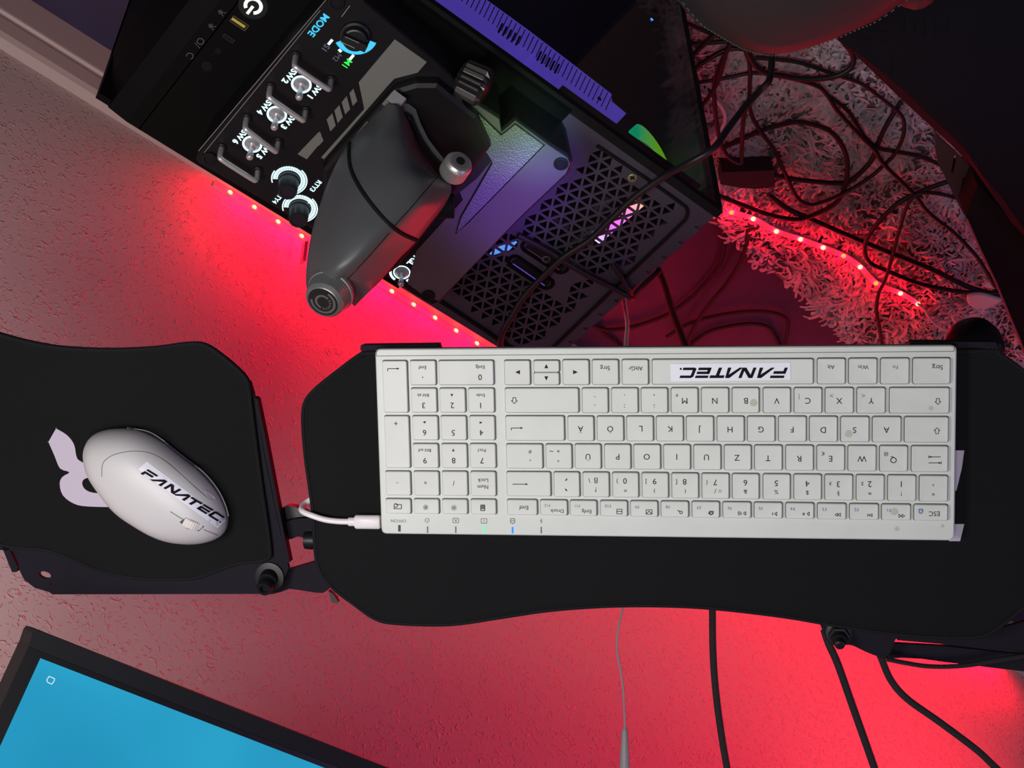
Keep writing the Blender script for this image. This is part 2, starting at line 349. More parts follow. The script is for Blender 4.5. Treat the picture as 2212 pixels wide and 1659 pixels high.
for s, u, v, h, c in (('Entf',912,794,7.5,0),('.',913,815,2.4,0),('Einfg',1037,792,7.5,0),('Strg',1307,794,9,0),('AltGr',1373,796,9,0),('Alt',1795,793,8.5,0),('Win',1865,793,8.5,0),('Fn',1934,793,8.5,1),('Strg',2025,792,9.5,0),
  ('Bild ab',914,854,6.8,0),('Ende',1038,854,6.8,0),('_',1285,857,1.2,0),('-',1285,875,1.2,0),('.',1349,853,2,0),(':',1349,877,7,0),(',',1413,853,4,0),(';',1413,877,8,0),('µ',1462,854,7.5,0),('|',1726,857,12,1),('>',1796,855,7,1),('<',1865,855,7,1),
  ('+',855,915,8,0),('Bild auf',917,973,6.8,0),('Pos1',1041,973,7,0),('#',1145,976,8,0),("'",1145,994,4,0),('+',1206,975,6.5,0),('~',1191,975,2.5,0),('*',1206,996,5,0),('€',1778,980,8,0),('@',1914,981,9,0),
  ('–',858,1043,1.3,0),('*',919,1043,7,0),('/',980,1044,11,0),('Num',1043,1052,8.5,0),('Lock',1043,1038,8.5,0),('´',1223,1036,5,0),('`',1223,1058,5,0),('\\',1273,1038,10,0),('?',1287,1058,10,0),('}',1333,1039,11,0),('=',1351,1060,4,0),(']',1396,1040,11,0),(')',1414,1060,10,0),('[',1461,1041,11,0),('(',1480,1061,10,0),('{',1527,1042,11,0),('/',1545,1061,10,0),('&',1610,1062,9,0),('%',1677,1063,9,0),('$',1744,1064,10,0),('³',1794,1045,7,0),('§',1811,1066,11,0),('²',1863,1045,7,0),('"',1879,1066,5,0),('!',1947,1067,9,0),('^',2016,1048,4,0),('°',2016,1068,5,0),
  ('Entf',1131,1097,9,0),('Druck',1203,1104,8,0),('F12',1182,1092,6,1),('Einfg',1267,1104,8,0),('F11',1247,1093,6,1),('F10',1313,1093,6.5,1),('F9',1376,1095,6.5,1),('F8',1442,1095,6.5,1),('F7',1509,1096,6.5,1),('F6',1576,1098,6.5,1),('F5',1643,1098,6.5,1),('F4',1712,1099,7,1),('F3',1781,1100,7,1),('F2',1850,1101,7,1),('F1',1920,1102,7,1),('ESC',2018,1110,10,0)): tx(s, u, v, h, c)
L = []   # strokes: (points px, width px, material index); a width of 0 fills the outline
def st(pts, w=1.4, c=0): L.append((pts, w, c))
def tri(u, v, dx, dy, s=5): st([(u+dx*s, v+dy*s), (u-dx*s+dy*s*.9, v-dy*s+dx*s*.9), (u-dx*s-dy*s*.9, v-dy*s-dx*s*.9)], 0)
tri(1118,804,-1,0); tri(1180,791,0,-1,4.5); tri(1180,817.5,0,1,4.5); tri(1243,804,1,0)
tri(976,854,0,1,3); tri(916,912,-1,0,3); tri(1039,913,1,0,3); tri(979,972,0,-1,3)
st([(837.5,801.5),(837.5,796.5),(860,796.5)]); tri(860,796.5,1,0,2.6)
st([(1104.5,929.5),(1104.5,924.5),(1127,924.5)]); tri(1127,924.5,1,0,2.6)
st([(1107,1046),(1137,1046)]); tri(1138,1046,1,0,2.6)
def harrow(u, v, s):   # hollow shift arrow, s=+1 points down in the photo
    st([(u-3.2,v-6*s),(u+3.2,v-6*s),(u+3.2,v+.5*s),(u+6.5,v+.5*s),(u,v+7*s),(u-6.5,v+.5*s),(u-3.2,v+.5*s),(u-3.2,v-6*s)], 1.3)
harrow(1111,865,1); harrow(2026,867,1); harrow(2024,931,-1)
st([(2006,987),(2032,987)]); tri(2009,987,-1,0,2.5); st([(2006,984),(2006,990)]); st([(2006,1000),(2032,1000)]); tri(2030,1000,1,0,2.5); st([(2033,997),(2033,1003)])
st([(855,1090),(867,1090),(867,1099),(851,1099),(851,1096)]); st([(855+4*math.cos(a), 1092+4*math.sin(a)) for a in [k*.7 for k in range(10)]], 1.5)
for cx, cy, r in ((919.5,1096,2),(980.5,1097,2.4)):
    st([(cx+r*math.cos(k*.785), cy+r*math.sin(k*.785)) for k in range(9)], 1.4)
    for k in range(8): a = k*.785+.39; st([(cx+(r+1.6)*math.cos(a), cy+(r+1.6)*math.sin(a)), (cx+(r+3.8)*math.cos(a), cy+(r+3.8)*math.sin(a))], 1.3)
st([(1038.5,1091),(1047,1091),(1047,1103),(1038.5,1103),(1038.5,1091)], 1.6); st([(1038.5,1099),(1047,1099)]); st([(1041.5,1091),(1041.5,1099)]); st([(1044.5,1091),(1044.5,1099)]); st([(1038.5,1095),(1047,1095)])
def rect(u, v, a, b, w=1.3): st([(u-a,v-b),(u+a,v-b),(u+a,v+b),(u-a,v+b),(u-a,v-b)], w)
rect(1338,1105,5.5,5); st([(1333,1105),(1343,1105)]); rect(1402,1106,6.5,4.5); st([(1396,1110),(1402,1104),(1408,1110)])
st([(1471+3*math.cos(k*.7), 1107+3*math.sin(k*.7)) for k in range(10)]); st([(1468.5,1105),(1464,1102.5)], 1.8)
st([(1536+5*math.cos(k*.6), 1108+3.5*math.sin(k*.6)) for k in range(12)], 1.6); st([(1530,1110),(1542,1104)], 1.3); st([(1536+3*math.cos(k*.7), 1107.5+5*math.sin(k*.7)) for k in range(7)], 1.3)
def spk(u, v): st([(u+4,v-4),(u-1,v),(u+4,v+4),(u+4,v-4)], 1.3)
spk(1607,1109); [st([(1602-k*3, 1109-3-k), (1600-k*3, 1109), (1602-k*3, 1109+3+k)], 1.2) for k in range(3)]
spk(1674,1110); st([(1670,1107),(1668,1110),(1670,1113)], 1.2); spk(1744,1110); st([(1734,1108),(1738,1113)]); st([(1738,1108),(1734,1113)])
for u in (1806,1812): st([(u+3.5,1108.5),(u-2.5,1112),(u+3.5,1115.5),(u+3.5,1108.5)], 1.2)
st([(1884,1110),(1878,1113),(1884,1116),(1884,1110)], 1.2); st([(1877,1110),(1877,1116)], 1.2); st([(1874,1110),(1874,1116)], 1.2)
for u in (1944,1951): st([(u-2.5,1111),(u+3.5,1114.5),(u-2.5,1118),(u-2.5,1111)], 1.2)
st([(1985,1100),(1993,1100),(1993,1106),(1990,1109),(1986,1108),(1985,1100)], 2.2, 1); st([(1988,1103),(1993,1103)], 1.2, 1)

def keyboard():
    t = thing('keyboard', KP.at(1440, 1000)-KN*.014, 'white wired keyboard with number pad lying upside down across the dark desk mat', 'keyboard')
    x0, x1 = -.0015, KA.length+.0005; yb, yf = 0, KB.length
    th = .013
    b = MB(); ls = []
    for h, ins, r in ((-th, .0012, .003), (-th+.002, 0, .003), (-.0030, 0, .003), (-.0022, .0006, .003)):
        q = rrect(0+ins, 1*KA.length-ins, 0+ins, KB.length-ins, r); ls.append([kpt(x+(.0037*(0 if y > .05 else 0)), y, h) for x, y in q])
    # the true corners of the housing
    cor = [kxy(*p) for p in ((822,1155),(2063,1170),(2068,747),(808,755))]
    ls = []
    for h, ins in ((-th, .0012), (-th+.002, 0), (-.0032, 0), (-.0024, .0007)):
        P0 = [kpt(x, y, h) for x, y in cor]; P0 = inset(P0, ins, KN) if ins else P0; L2 = []
        for i in range(4):
            a, p, c = P0[i-1], P0[i], P0[(i+1) % 4]; r = .0035; e1 = (a-p).normalized()*r; e2 = (c-p).normalized()*r
            for k in range(5): s = k/4; L2.append(p+e1*(1-s)**2+e2*s**2)
        ls.append(L2)
    b.loft(ls); out(b, 'housing', MT['body'], t)
    g = MB()
    for q in ([(811,770),(2062,760)], [(811,770),(811,757)], [(2062,760),(2062,750)]):
        g.tube([KP.at(*p)-KN*.0024 for p in q], .00022, 5)
    out(g, 'front_strip_groove', MT['groove'], t)
    gp = MB()
    for i, (u0, u1, v0, v1) in enumerate(ROW):
        c = [kxy(*p) for p in ((u0,v0),(u1,v0),(u1,v1),(u0,v1))]
        X0 = (c[0][0]+c[3][0])/2; X1 = (c[1][0]+c[2][0])/2; Y1 = (c[0][1]+c[1][1])/2; Y0 = (c[2][1]+c[3][1])/2
        e = .00042
        gp.add([kpt(x, y, -.00232) for x, y in rrect(X0-e, X1+e, Y0-e, Y1+e, .0013)], [list(range(20))])
        k = MB(); ls = []
        for h, ins, r in ((-.0026, 0, .0011), (-.0004, 0, .0011), (-.0001, .00018, .001), (0, .0005, .0009)):
            ls.append([kpt(x, y, h) for x, y in rrect(X0+ins, X1-ins, Y0+ins, Y1-ins, r)])
        k.loft(ls, cap0=False, cap1=False)
        cx, cy = (X0+X1)/2, (Y0+Y1)/2; ring = rrect(X0+.0005, X1-.0005, Y0+.0005, Y1-.0005, .0009)
        a = .0022; mid = [(cx+max(abs(x-cx)-a, 0)*(1 if x > cx else -1), cy+max(abs(y-cy)-a, 0)*(1 if y > cy else -1)) for x, y in ring]
        k.loft([ls[-1], [kpt(x, y, -.00012) for x, y in mid]], cap0=False, cap1=True)
        ko = out(k, 'key', MT['key'], t, smooth=True, auto=50)
        lg = MB()
        for s, u, v, h, ci in T:
            if u0 <= u <= u1 and v0 <= v <= v1:
                vs, fs = text_mesh(s); a2 = np.array(vs); hh = a2[:,1].max()-a2[:,1].min()
                ref = {'µ':.62, '–':.1}.get(s); 
                if s in ('Einfg','Strg','AltGr','Alt','Win','Fn','Entf','Ende','Bild ab','Bild auf','Pos1','Num','Lock','Druck','ESC') or s[0] == 'F' or (s.isalnum() and len(s) == 1): size = h/.70
                else: size = h/max(hh, .05)
                if s == '-' or s == '_' or s == '–': size = 12
                if s in 'ÄÖÜ': size = h/.72
                if s in '²³': size = h/hh
                size *= KS/F_*.98
                mx = .98*KS/F_
                put_text(lg, s, k3(u, v, .00006), TXX, TXY, size, 0, 0, ci)
        for pts, w, ci in L:
            if u0 <= pts[0][0] <= u1 and v0 <= pts[0][1] <= v1:
                if w == 0: lg.add([k3(*p, .00006) for p in pts], [list(range(len(pts)))], ci)
                else:
                    for p, q in zip(pts, pts[1:]):
                        d = V((q[0]-p[0], q[1]-p[1])); n = V((-d.y, d.x)).normalized()*w/2 if d.length else V((0,0))
                        lg.add([k3(p[0]+n.x, p[1]+n.y, .00006), k3(q[0]+n.x, q[1]+n.y, .00006), k3(q[0]-n.x, q[1]-n.y, .00006), k3(p[0]-n.x, p[1]-n.y, .00006)], [[0,1,2,3]], ci)
        if lg.v: out(lg, 'legend', [MT['ink'], MT['blue']], ko)
        if (u0, v0) == (1408.9, 776):
            s2 = MB(); q = [k3(*p, .0001) for p in ((1448,786),(1707,783),(1708,820),(1449,824))]; s2.prism([p+KN*.00012 for p in q], -KN*.00012); so = out(s2, 'sticker', MT['sticker'], ko)
            w = MB(); fanatec(w, lambda x, y: k3(1702-x*234-.0, 794+y*0+ (1-0)*0 + y*22.5, .00028)); out(w, 'lettering', MT['stickink'], ko)
    gp2 = out(gp, 'key_gap', MT['gap'], t)
    # indicator row on the far edge
    m = MB()
    put_text(m, 'OFF/ON', k3(859,1127,-.00225), TXX, TXY, 9.5*KS/F_)
    def stk(pts, w=1.2):
        for p, q in zip(pts, pts[1:]):
            d = V((q[0]-p[0], q[1]-p[1])); n = V((-d.y, d.x)).normalized()*w/2
            m.add([k3(a[0]+sg*n.x, a[1]+sg*n.y, -.00225) for a, sg in ((p,1),(q,1),(q,-1),(p,-1))], [[0,1,2,3]])
    stk([(921+4.5*math.cos(a), 1126+4.5*math.sin(a)) for a in [math.radians(-60+k*30) for k in range(11)]] and [(921+4.5*math.sin(a), 1126-4.5*math.cos(a)) for a in [math.radians(-140+k*28) for k in range(11)]]); stk([(921,1126),(921,1132)])
    for u, v, s in ((983,1126,'A'),(1044,1127,'1')):
        stk([(u-6,v-5),(u+6,v-5),(u+6,v+5),(u-6,v+5),(u-6,v-5)]); put_text(m, s, k3(u, v, -.00225), TXX, TXY, 10*KS/F_)
    stk([(1102,1122),(1110,1122),(1111,1130),(1106,1133),(1101,1130),(1102,1122)], 1.6); stk([(1102,1127),(1110,1127)], 1.4); stk([(1167,1132),(1170,1127),(1166,1127),(1169,1122)], 1.4)
    out(m, 'printed_symbols', MT['groove'], t)
    for u, v, mm, hw in ((861,1143,MT['gap'],2.6),(922,1146,MT['groove'],1.4),(983,1146,MT['groove'],1.4),(1045,1145,MT['greenl'],2),(1106,1147,MT['bluel'],2),(1168,1147,MT['groove'],1.4)):
        b = MB(); b.prism([k3(u-hw,v-7,-.0023), k3(u+hw,v-7,-.0023), k3(u+hw,v+7,-.0023), k3(u-hw,v+7,-.0023)], KN*.0001)
        out(b, 'power_switch' if u == 861 else 'indicator', mm, t)
    b = MB()
    for u, v, r in ((1833,937,8),(1628,870,8),(1932,1105,8),(1938,1144,5),(2037,1138,4),(1555,1061,4),(2011,882,5)):
        h = .00004 if v < 1126 else -.00225
        b.add([k3(u+r*math.cos(a)*(1+.12*math.sin(3*a)), v+r*math.sin(a), h) for a in [k*.45 for k in range(14)]], [list(range(14))])
    out(b, 'stains', MT['stain'], t)
keyboard()

# ================================================================== TRAYS AND MATS
TP = KP.off(-.0135)            # top of the keyboard mat
MP = Plane(dep(300, 1000, 1.045), KN)   # top of the mouse mat
def smooth_px(pts, k=5):
    p = [V((a, b, 0)) for a, b in pts]; n = len(p); o = []
    for i in range(n):
        a, b, c, d = p[i-1], p[i], p[(i+1) % n], p[(i+2) % n]
        for j in range(k): t = j/k; o.append(.5*((2*b)+(c-a)*t+(2*a-5*b+4*c-d)*t*t+(3*b-a-3*c+d)*t**3))
    return [(q.x, q.y) for q in o]
KM = [(900,758),(800,758),(781,759),(778,761),(760,773),(730,796),(680,836),(656,866),(650,905),(655,980),(663,1040),(672,1110),(677,1190),(686,1232),(715,1272),(762,1308),(805,1338),(850,1350),(970,1353),(1080,1338),(1190,1322),(1320,1313),(1450,1313),(1560,1320),(1700,1337),(1820,1358),(1930,1374),(2030,1381),(2110,1380),(2150,1366),(2212,1318),(2285,1255),(2300,1180),(2300,1000),(2285,880),(2225,808),(2160,760),(2130,754),(1700,757),(1200,758)]
MM = [(-70,700),(0,719),(60,735),(130,747),(230,752),(330,748),(400,739),(440,741),(478,764),(520,800),(538,826),(546,880),(556,960),(568,1050),(580,1130),(587,1190),(583,1207),(560,1216),(515,1221),(470,1236),(425,1252),(370,1255),(290,1252),(210,1236),(150,1210),(100,1193),(40,1187),(0,1180),(-80,1160),(-110,950),(-100,800)]
def cloth(name, pts, pl, th, label, extra=None):
    q = smooth_px(pts); n = pl.n
    top = [pl.at(*p) for p in q]
    ctr = sum(top, V((0,0,0)))/len(top)
    t = thing(name, ctr-n*th, label, 'desk mat')
    b = MB(); vs, fs = curve_plate([top], pl.o, KX, n.cross(KX), th)
    if (vs[0]-pl.o).dot(n) > 1e-4: pass
    out_v = vs; b.add(out_v, fs); out(b, 'cloth', MT['mat'], t)
    e = MB(); seam = inset(top, .0012, n)
    e.tube(seam+[seam[0], seam[1]], .0011, 6, smooth=False)
    s2 = inset(top, .0030, n)
    for i in range(0, len(s2)):
        a, c = s2[i], s2[(i+1) % len(s2)]; m = max(1, int((c-a).length/.0018))
        for j in range(m):
            p = a.lerp(c, (j+.15)/m); r = a.lerp(c, (j+.75)/m); w = n.cross((r-p).normalized())*.0006
            e.add([p-w+n*.0001, r+w+n*.0001, r+w*2.2+n*.0004, p+w*.4+n*.0004], [[0,1,2,3]])
    out(e, 'stitched_edge', MT['stitch'], t)
    return t
def plates():
    n = KN
    # keyboard side
    t = cloth('desk_mat', KM, TP, .003, 'long black cloth desk mat with stitched edge under the keyboard')
    b = MB()
    b.prism([TP.at(*p, .0002) for p in ((2050,973),(2083,973),(2078,1010),(2066,1060),(2050,1060))], -n*.0001)
    b.prism([TP.at(*p, .0002) for p in ((2050,1132),(2083,1132),(2074,1169),(2050,1169))], -n*.0001)
    out(b, 'printed_graphic', MT['print'], t)
    K2 = TP.off(-.0031)
    t = thing('keyboard_tray', K2.at(1440, 1050, -.01), 'black steel rig tray carrying the keyboard and its mat', 'tray')
    ins = [(p[0]+(9 if p[0] < 720 else (-9 if p[0] > 2150 else 0)), p[1]+(7 if p[1] < 900 else -12)) for p in KM]
    vs, fs = curve_plate([[K2.at(*p) for p in smooth_px(ins)]], K2.o, KX, n.cross(KX), .003); b = MB(); b.add(vs, fs); out(b, 'plate', MT['metal'], t)
    for q in (((778,757),(779,746),(944,744),(948,757)), ((1967,748),(1966,738),(2150,739),(2158,752))):
        b = MB(); b.prism([K2.at(*p, .004) for p in q], -n*.012); out(b, 'front_lip', MT['metal'], t)
    # mouse side
    t = cloth('desk_mat', MM, MP, .003, 'smaller black cloth mat with stitched edge under the mouse')
    A = [(122,926),(121,926),(105,954),(105,955),(118,985),(130,1012),(150,1020),(135,1030),(129,1045),(136,1070),(160,1088),(190,1094),(262,1096),(330,1100),(330,1060),(235,1065),(200,1064),(182,1055),(178,1040),(190,1032),(220,1032),(260,1038),(260,1003),(195,1003),(172,995),(165,985),(160,960),(145,940)]
    vs, fs = curve_plate([[MP.at(*p, .0003) for p in smooth_px(A, 3)]], MP.o+n*.0004, KX, n.cross(KX), .0002)
    b = MB(); b.add(vs, fs); out(b, 'printed_graphic', MT['print'], t)
    M2 = MP.off(-.0031)
    t = thing('mouse_tray', M2.at(300, 1050, -.01), 'black steel side tray with rounded corner and hole carrying the mouse mat', 'tray')
    tr = [(-120,720),(-20,735),(120,760),(400,752),(440,752),(500,790),(541,825),(548,850),(572,980),(592,1080),(621,1216),(624,1226),(612,1256),(592,1274),(592,1283),(113,1284),(106,1279),(75,1270),(52,1252),(44,1236),(38,1212),(28,1190),(-120,1180)]
    hole = [(97+13*math.cos(a)+.0, 1242+7.5*math.sin(a)+2.2*math.cos(a)) for a in [2*math.pi*k/20 for k in range(20)]]
    h2 = [(106.5+1.7*math.cos(a)+3, 1262+1.7*math.sin(a)) for a in [2*math.pi*k/8 for k in range(8)]]
    vs, fs = curve_plate([[M2.at(*p) for p in tr], [M2.at(*p) for p in hole], [M2.at(*p) for p in h2]], M2.o, KX, n.cross(KX), .003); b = MB(); b.add(vs, fs); out(b, 'plate', MT['metal'], t)
    b = MB(); e = [M2.at(*p) for p in ((549,858),(556,862),(576,960),(598,1075),(626,1214),(621,1216),(592,1090),(570,980))]; b.prism(e, -n*.007); out(b, 'side_flange', MT['metal'], t)
    b = MB(); e = [M2.at(*p) for p in ((-30,1120),(0,1172),(26,1236),(34,1236),(39,1226),(20,1188),(0,1140))]; b.prism(e, -n*.012); out(b, 'outer_flange', MT['metal'], t)
    b = MB(); b.prism([M2.at(*p, -.003) for p in ((113,1283),(591,1283),(588,1276),(113,1276))], -n*.018); out(b, 'rear_flange', MT['metal'], t)
    # hinge arms between the trays
    HP = M2.off(-.016)
    t = thing('hinge_bracket', HP.at(650, 1200), 'dark steel hinge bracket bolted between the mouse tray and keyboard tray', 'bracket')
    b = MB(); b.prism([HP.at(*p) for p in smooth_px([(600,1110),(612,1096),(628,1093),(652,1102),(690,1128),(692,1160),(665,1163),(644,1159),(624,1165),(606,1150)], 3)], -n*.008); out(b, 'upper_arm', MT['black'], t)
    b = MB(); b.prism([HP.at(*p, .006) for p in smooth_px([(618,1128),(650,1120),(700,1124),(700,1160),(660,1162),(642,1159),(622,1165),(616,1146)], 3)], -n*.006); out(b, 'upper_plate', MT['metal'], t)
    b = MB(); b.prism([HP.at(*p, .008) for p in [(560,1246),(626,1230),(690,1211),(720,1240),(706,1276),(697,1281),(680,1280),(642,1274),(625,1272),(606,1279),(585,1284),(562,1280)]], -n*.007); out(b, 'lower_arm', MT['metal'], t)
    b = MB(); b.lathe(HP.at(672, 1167, .006), KX, [(-.004,.0058),(.0,.0062),(.004,.0058)], 16); b.lathe(HP.at(672,1160,.004), -KY, [(0,.003),(.006,.003)], 12); out(b, 'clamp_knob', MT['bolt'], t, smooth=True)
    for (u, v, du, dv, par) in ((583,1246,-8,28,t),):
        c = M2.at(u, v, .0005); ax = (M2.at(u+du, v+dv, .018)-c).normalized(); ax = (n*1.0+(-KY)*.35).normalized()
        b = MB(); b.lathe(c, n, [(0,.0098),(.0016,.0098),(.0018,.0090)], 28); out(b, 'washer', MT['bolt'], t, smooth=True)
        b = MB(); b.lathe(c, ax, [(0,.0062),(.006,.0062),(.006,.0045),(.010,.0045),(.0105,.0052),(.014,.0052),(.015,.0046),(.015,.0028),(.012,.0028)], 24); out(b, 'bolt', MT['bolt'], t, smooth=True)
    b = MB(); b.prism([HP.at(*p, -.002) for p in ((709,1276),(716,1300),(722,1304),(731,1301),(719,1283))], -n*.004)
    b.prism([HP.at(*p, -.004) for p in ((719,1283),(731,1301),(726,1305),(736,1290))][:3], -n*.002); out(b, 'strap_end', MT['black'], t)
    b = MB(); b.prism([HP.at(*p, -.010) for p in ((716,1284),(728,1290),(730,1298),(727,1304),(722,1304))], -n*.003); out(b, 'red_lit_tip', mat('tip_painted_red_light', (.55,.01,.02), .4), t)  # bracket tip, the red light on it painted as its colour
    # right hand side arm under the keyboard mat
    t = thing('tray_arm', K2.at(2000, 1390, -.02), 'blackened steel support arm with bolt under the right end of the keyboard mat', 'bracket')
    R = K2.off(-.008)
    b = MB(); b.prism([R.at(*p) for p in smooth_px([(1766,1330),(1850,1340),(1940,1366),(1934,1382),(1915,1424),(1896,1418),(1870,1408),(1850,1398),(1835,1393),(1800,1392),(1784,1378),(1772,1350)], 2)], -n*.006); out(b, 'mount_plate', MT['metal'], t)
    b = MB(); b.prism([R.at(*p, -.002) for p in ((1935,1360),(2060,1366),(2150,1360),(2260,1330),(2260,1418),(2150,1405),(2040,1392),(1938,1383))], -n*.004); out(b, 'upper_rail', MT['metal'], t)
    b = MB(); b.prism([R.at(*p, -.012) for p in ((1925,1390),(2040,1396),(2150,1408),(2260,1420),(2260,1456),(2140,1442),(2040,1430),(1990,1423),(1948,1421),(1915,1423))], -n*.004); out(b, 'lower_rail', MT['metal'], t)
    b = MB(); b.tube([R.at(*p, .004) for p in ((1915,1424),(1955,1432),(2000,1439),(2050,1440),(2100,1436),(2140,1428),(2190,1420),(2260,1410))], .0014, 8); out(b, 'rail_cord', MT['black'], t, smooth=True)
    c = R.at(1812, 1366, .0005); ax = (n-KY*.35).normalized()
    b = MB(); b.lathe(c, n, [(0,.0080),(.0015,.0080),(.0017,.0072)], 24); out(b, 'washer', MT['bolt'], t, smooth=True)
    b = MB(); b.lathe(c, ax, [(0,.0066),(.005,.0066),(.0055,.0058)], 6); b.lathe(c, ax, [(.005,.0048),(.009,.0046),(.009,.0030),(.0135,.0030),(.0142,.0022)], 20); out(b, 'bolt', MT['bolt'], t)
plates()

# ================================================================== MOUSE
def mouse():
    o = smooth_px([(197,975),(203,947),(222,930),(258,922),(305,925),(350,945),(400,983),(440,1015),(474,1054),(494,1095),(498,1125),(488,1150),(457,1165),(412,1168),(365,1158),(318,1133),(270,1099),(232,1053),(206,1012)], 4)
    n = MP.n; base = [MP.at(*p, .001) for p in o]; c = MP.at(345, 1045, .001)
    def ring(s, h, sh=0): return [c+(p-c)*s+n*h + (KX*-.006+KY*.004)*sh for p in base]
    prof = [(.90,.0),(.965,.0008),(.985,.003),(.995,.0045),(.978,.0052),(1.0,.006),(1.0,.009),(.985,.0135),(.95,.0185),(.89,.0235),(.80,.0280),(.68,.0312),(.54,.0332),(.38,.0344),(.2,.0350),(.03,.0352)]
    loops = [ring(s, h, h/.035*(1-s)) for s, h in prof]
    t = thing('computer_mouse', c-n*.001, 'white computer mouse resting on the smaller black mat', 'mouse')
    b = MB(); b.loft(loops); body = out(b, 'shell', MT['mouse'], t, smooth=True, auto=60)
    bv = BVHTree.FromPolygons([V(v) for v in b.v], b.f)
    def hit(u, v, h=.0002):
        l, nn, i, d = bv.ray_cast(CAM, ray(u, v).normalized())
        if l is None: return MP.at(u, v, .01)
        if nn.dot(ray(u, v)) > 0: nn = -nn
        return l+nn*h
    def line(name, pts, r, m=MT['groove'], dens=4):
        mb = MB(); p = [V((a, b2, 0)) for a, b2 in pts]; q = crom(p, dens); mb.tube([hit(a.x, a.y, 0) for a in q], r, 6, smooth=False); out(mb, name, m, t)
    line('panel_seam', [(220,1030),(221,1005),(230,992),(250,981),(285,975),(320,978),(350,992),(385,1020),(420,1052),(450,1078)], .00028)
    line('button_seam', [(368,1105),(392,1120),(410,1128)], .0003); line('button_seam', [(440,1144),(455,1150),(470,1156)], .0003)
    line('side_seam', [(275,924),(320,932),(355,953),(395,985),(440,1020),(470,1056),(487,1090),(494,1115)], .00035)
    b = MB(); cs = [(435,1058),(445,1060),(462,1073),(467,1080),(455,1080),(448,1077)]; b.add([hit(*p, .0003) for p in cs], [[0,1,2,3,4,5]]); out(b, 'side_button', mat('glossy_lilac_plastic', (.60,.50,.62), .12, coat=.6), t)
    def conf(u, v): return hit(u, v, .00035)
    # sticker: a strip running down the back
    a0, a1, b0 = V((317,997)), V((487,1124)), V((303,1012))
    e1 = a1-a0; e2 = b0-a0; e2 = V((-15.5, 14.5))
    g = MB(); nx, ny = 14, 3; vs = []
    for i in range(nx+1):
        for j in range(ny+1): p = a0+e1*(i/nx)+e2*(j/ny)*1.15; vs.append(hit(p.x, p.y, .00018))
    fs = [[i*(ny+1)+j, (i+1)*(ny+1)+j, (i+1)*(ny+1)+j+1, i*(ny+1)+j+1] for i in range(nx) for j in range(ny)]
    g.add(vs, fs); s = out(g, 'sticker', MT['sticker'], t, smooth=True)
    w = MB(); st0 = V((303.5,1023)); dx = V((171,107)); up = V((9.5,-13))
    def f(x, y): p = st0+dx*x+up*y; return hit(p.x, p.y, .0006)
    fanatec(w, f); out(w, 'lettering', MT['stickink'], s)
    b = MB(); b.add([hit(*p, .0003) for p in ((388,1127),(402,1118),(441,1137),(429,1147),(404,1142))], [[0,1,2,3,4]]); out(b, 'wheel_slot', MT['gap'], t)
    ax = (hit(430,1125)-hit(400,1137)); d = (hit(435,1140)-hit(398,1126)).normalized(); wx = d.cross(n).normalized()
    b = MB(); b.lathe(hit(413,1133,-.0062), wx, [(-.0030,.0072),(-.0024,.0080,.03),(.0024,.0080,.03),(.0030,.0072)], 60); out(b, 'scroll_wheel', mat('wheel_rubber', (.62,.58,.56), .5), t)
mouse()

# ================================================================== USB CABLE INTO THE KEYBOARD
def usb_cable():
    pl = KP.off(-.008); n = KN
    t = thing('usb_cable', pl.at(750,1127), 'short white USB cable plugged into the left end of the keyboard', 'cable')
    b = MB(); q = [pl.at(*p) for p in ((767,1112),(822,1113),(822,1143),(767,1142))]
    ls = []; c = sum(q, V((0,0,0)))/4
    a = (q[1]-q[0]).length/2; w = (q[3]-q[0]).length/2
    for s in (-1, -.9, .9, 1):
        k = .85 if abs(s) == 1 else 1
        ls.append([c+KX*(a*s)+KY*(y*k)+n*(z*k) for y, z in rrect(-w, w, -.0032, .0032, .003)])
    b.loft(ls); out(b, 'plug', MT['white'], t, smooth=True)
    b = MB(); b.lathe(pl.at(768,1127), -KX, [(0,.0028),(.0042,.0028),(.0046,.0024)], 20); out(b, 'strain_relief', MT['white'], t, smooth=True)
    pts = [(756,1127,0),(728,1126,0),(700,1122,0),(672,1113,0),(656,1106,-.002),(651,1100,-.006),(655,1092,-.012),(664,1084,-.016),(690,1068,-.020)]
    b = MB(); b.tube([pl.at(u, v, h) for u, v, h in pts], .0019, 10); out(b, 'cord', MT['white'], t, smooth=True)
usb_cable()

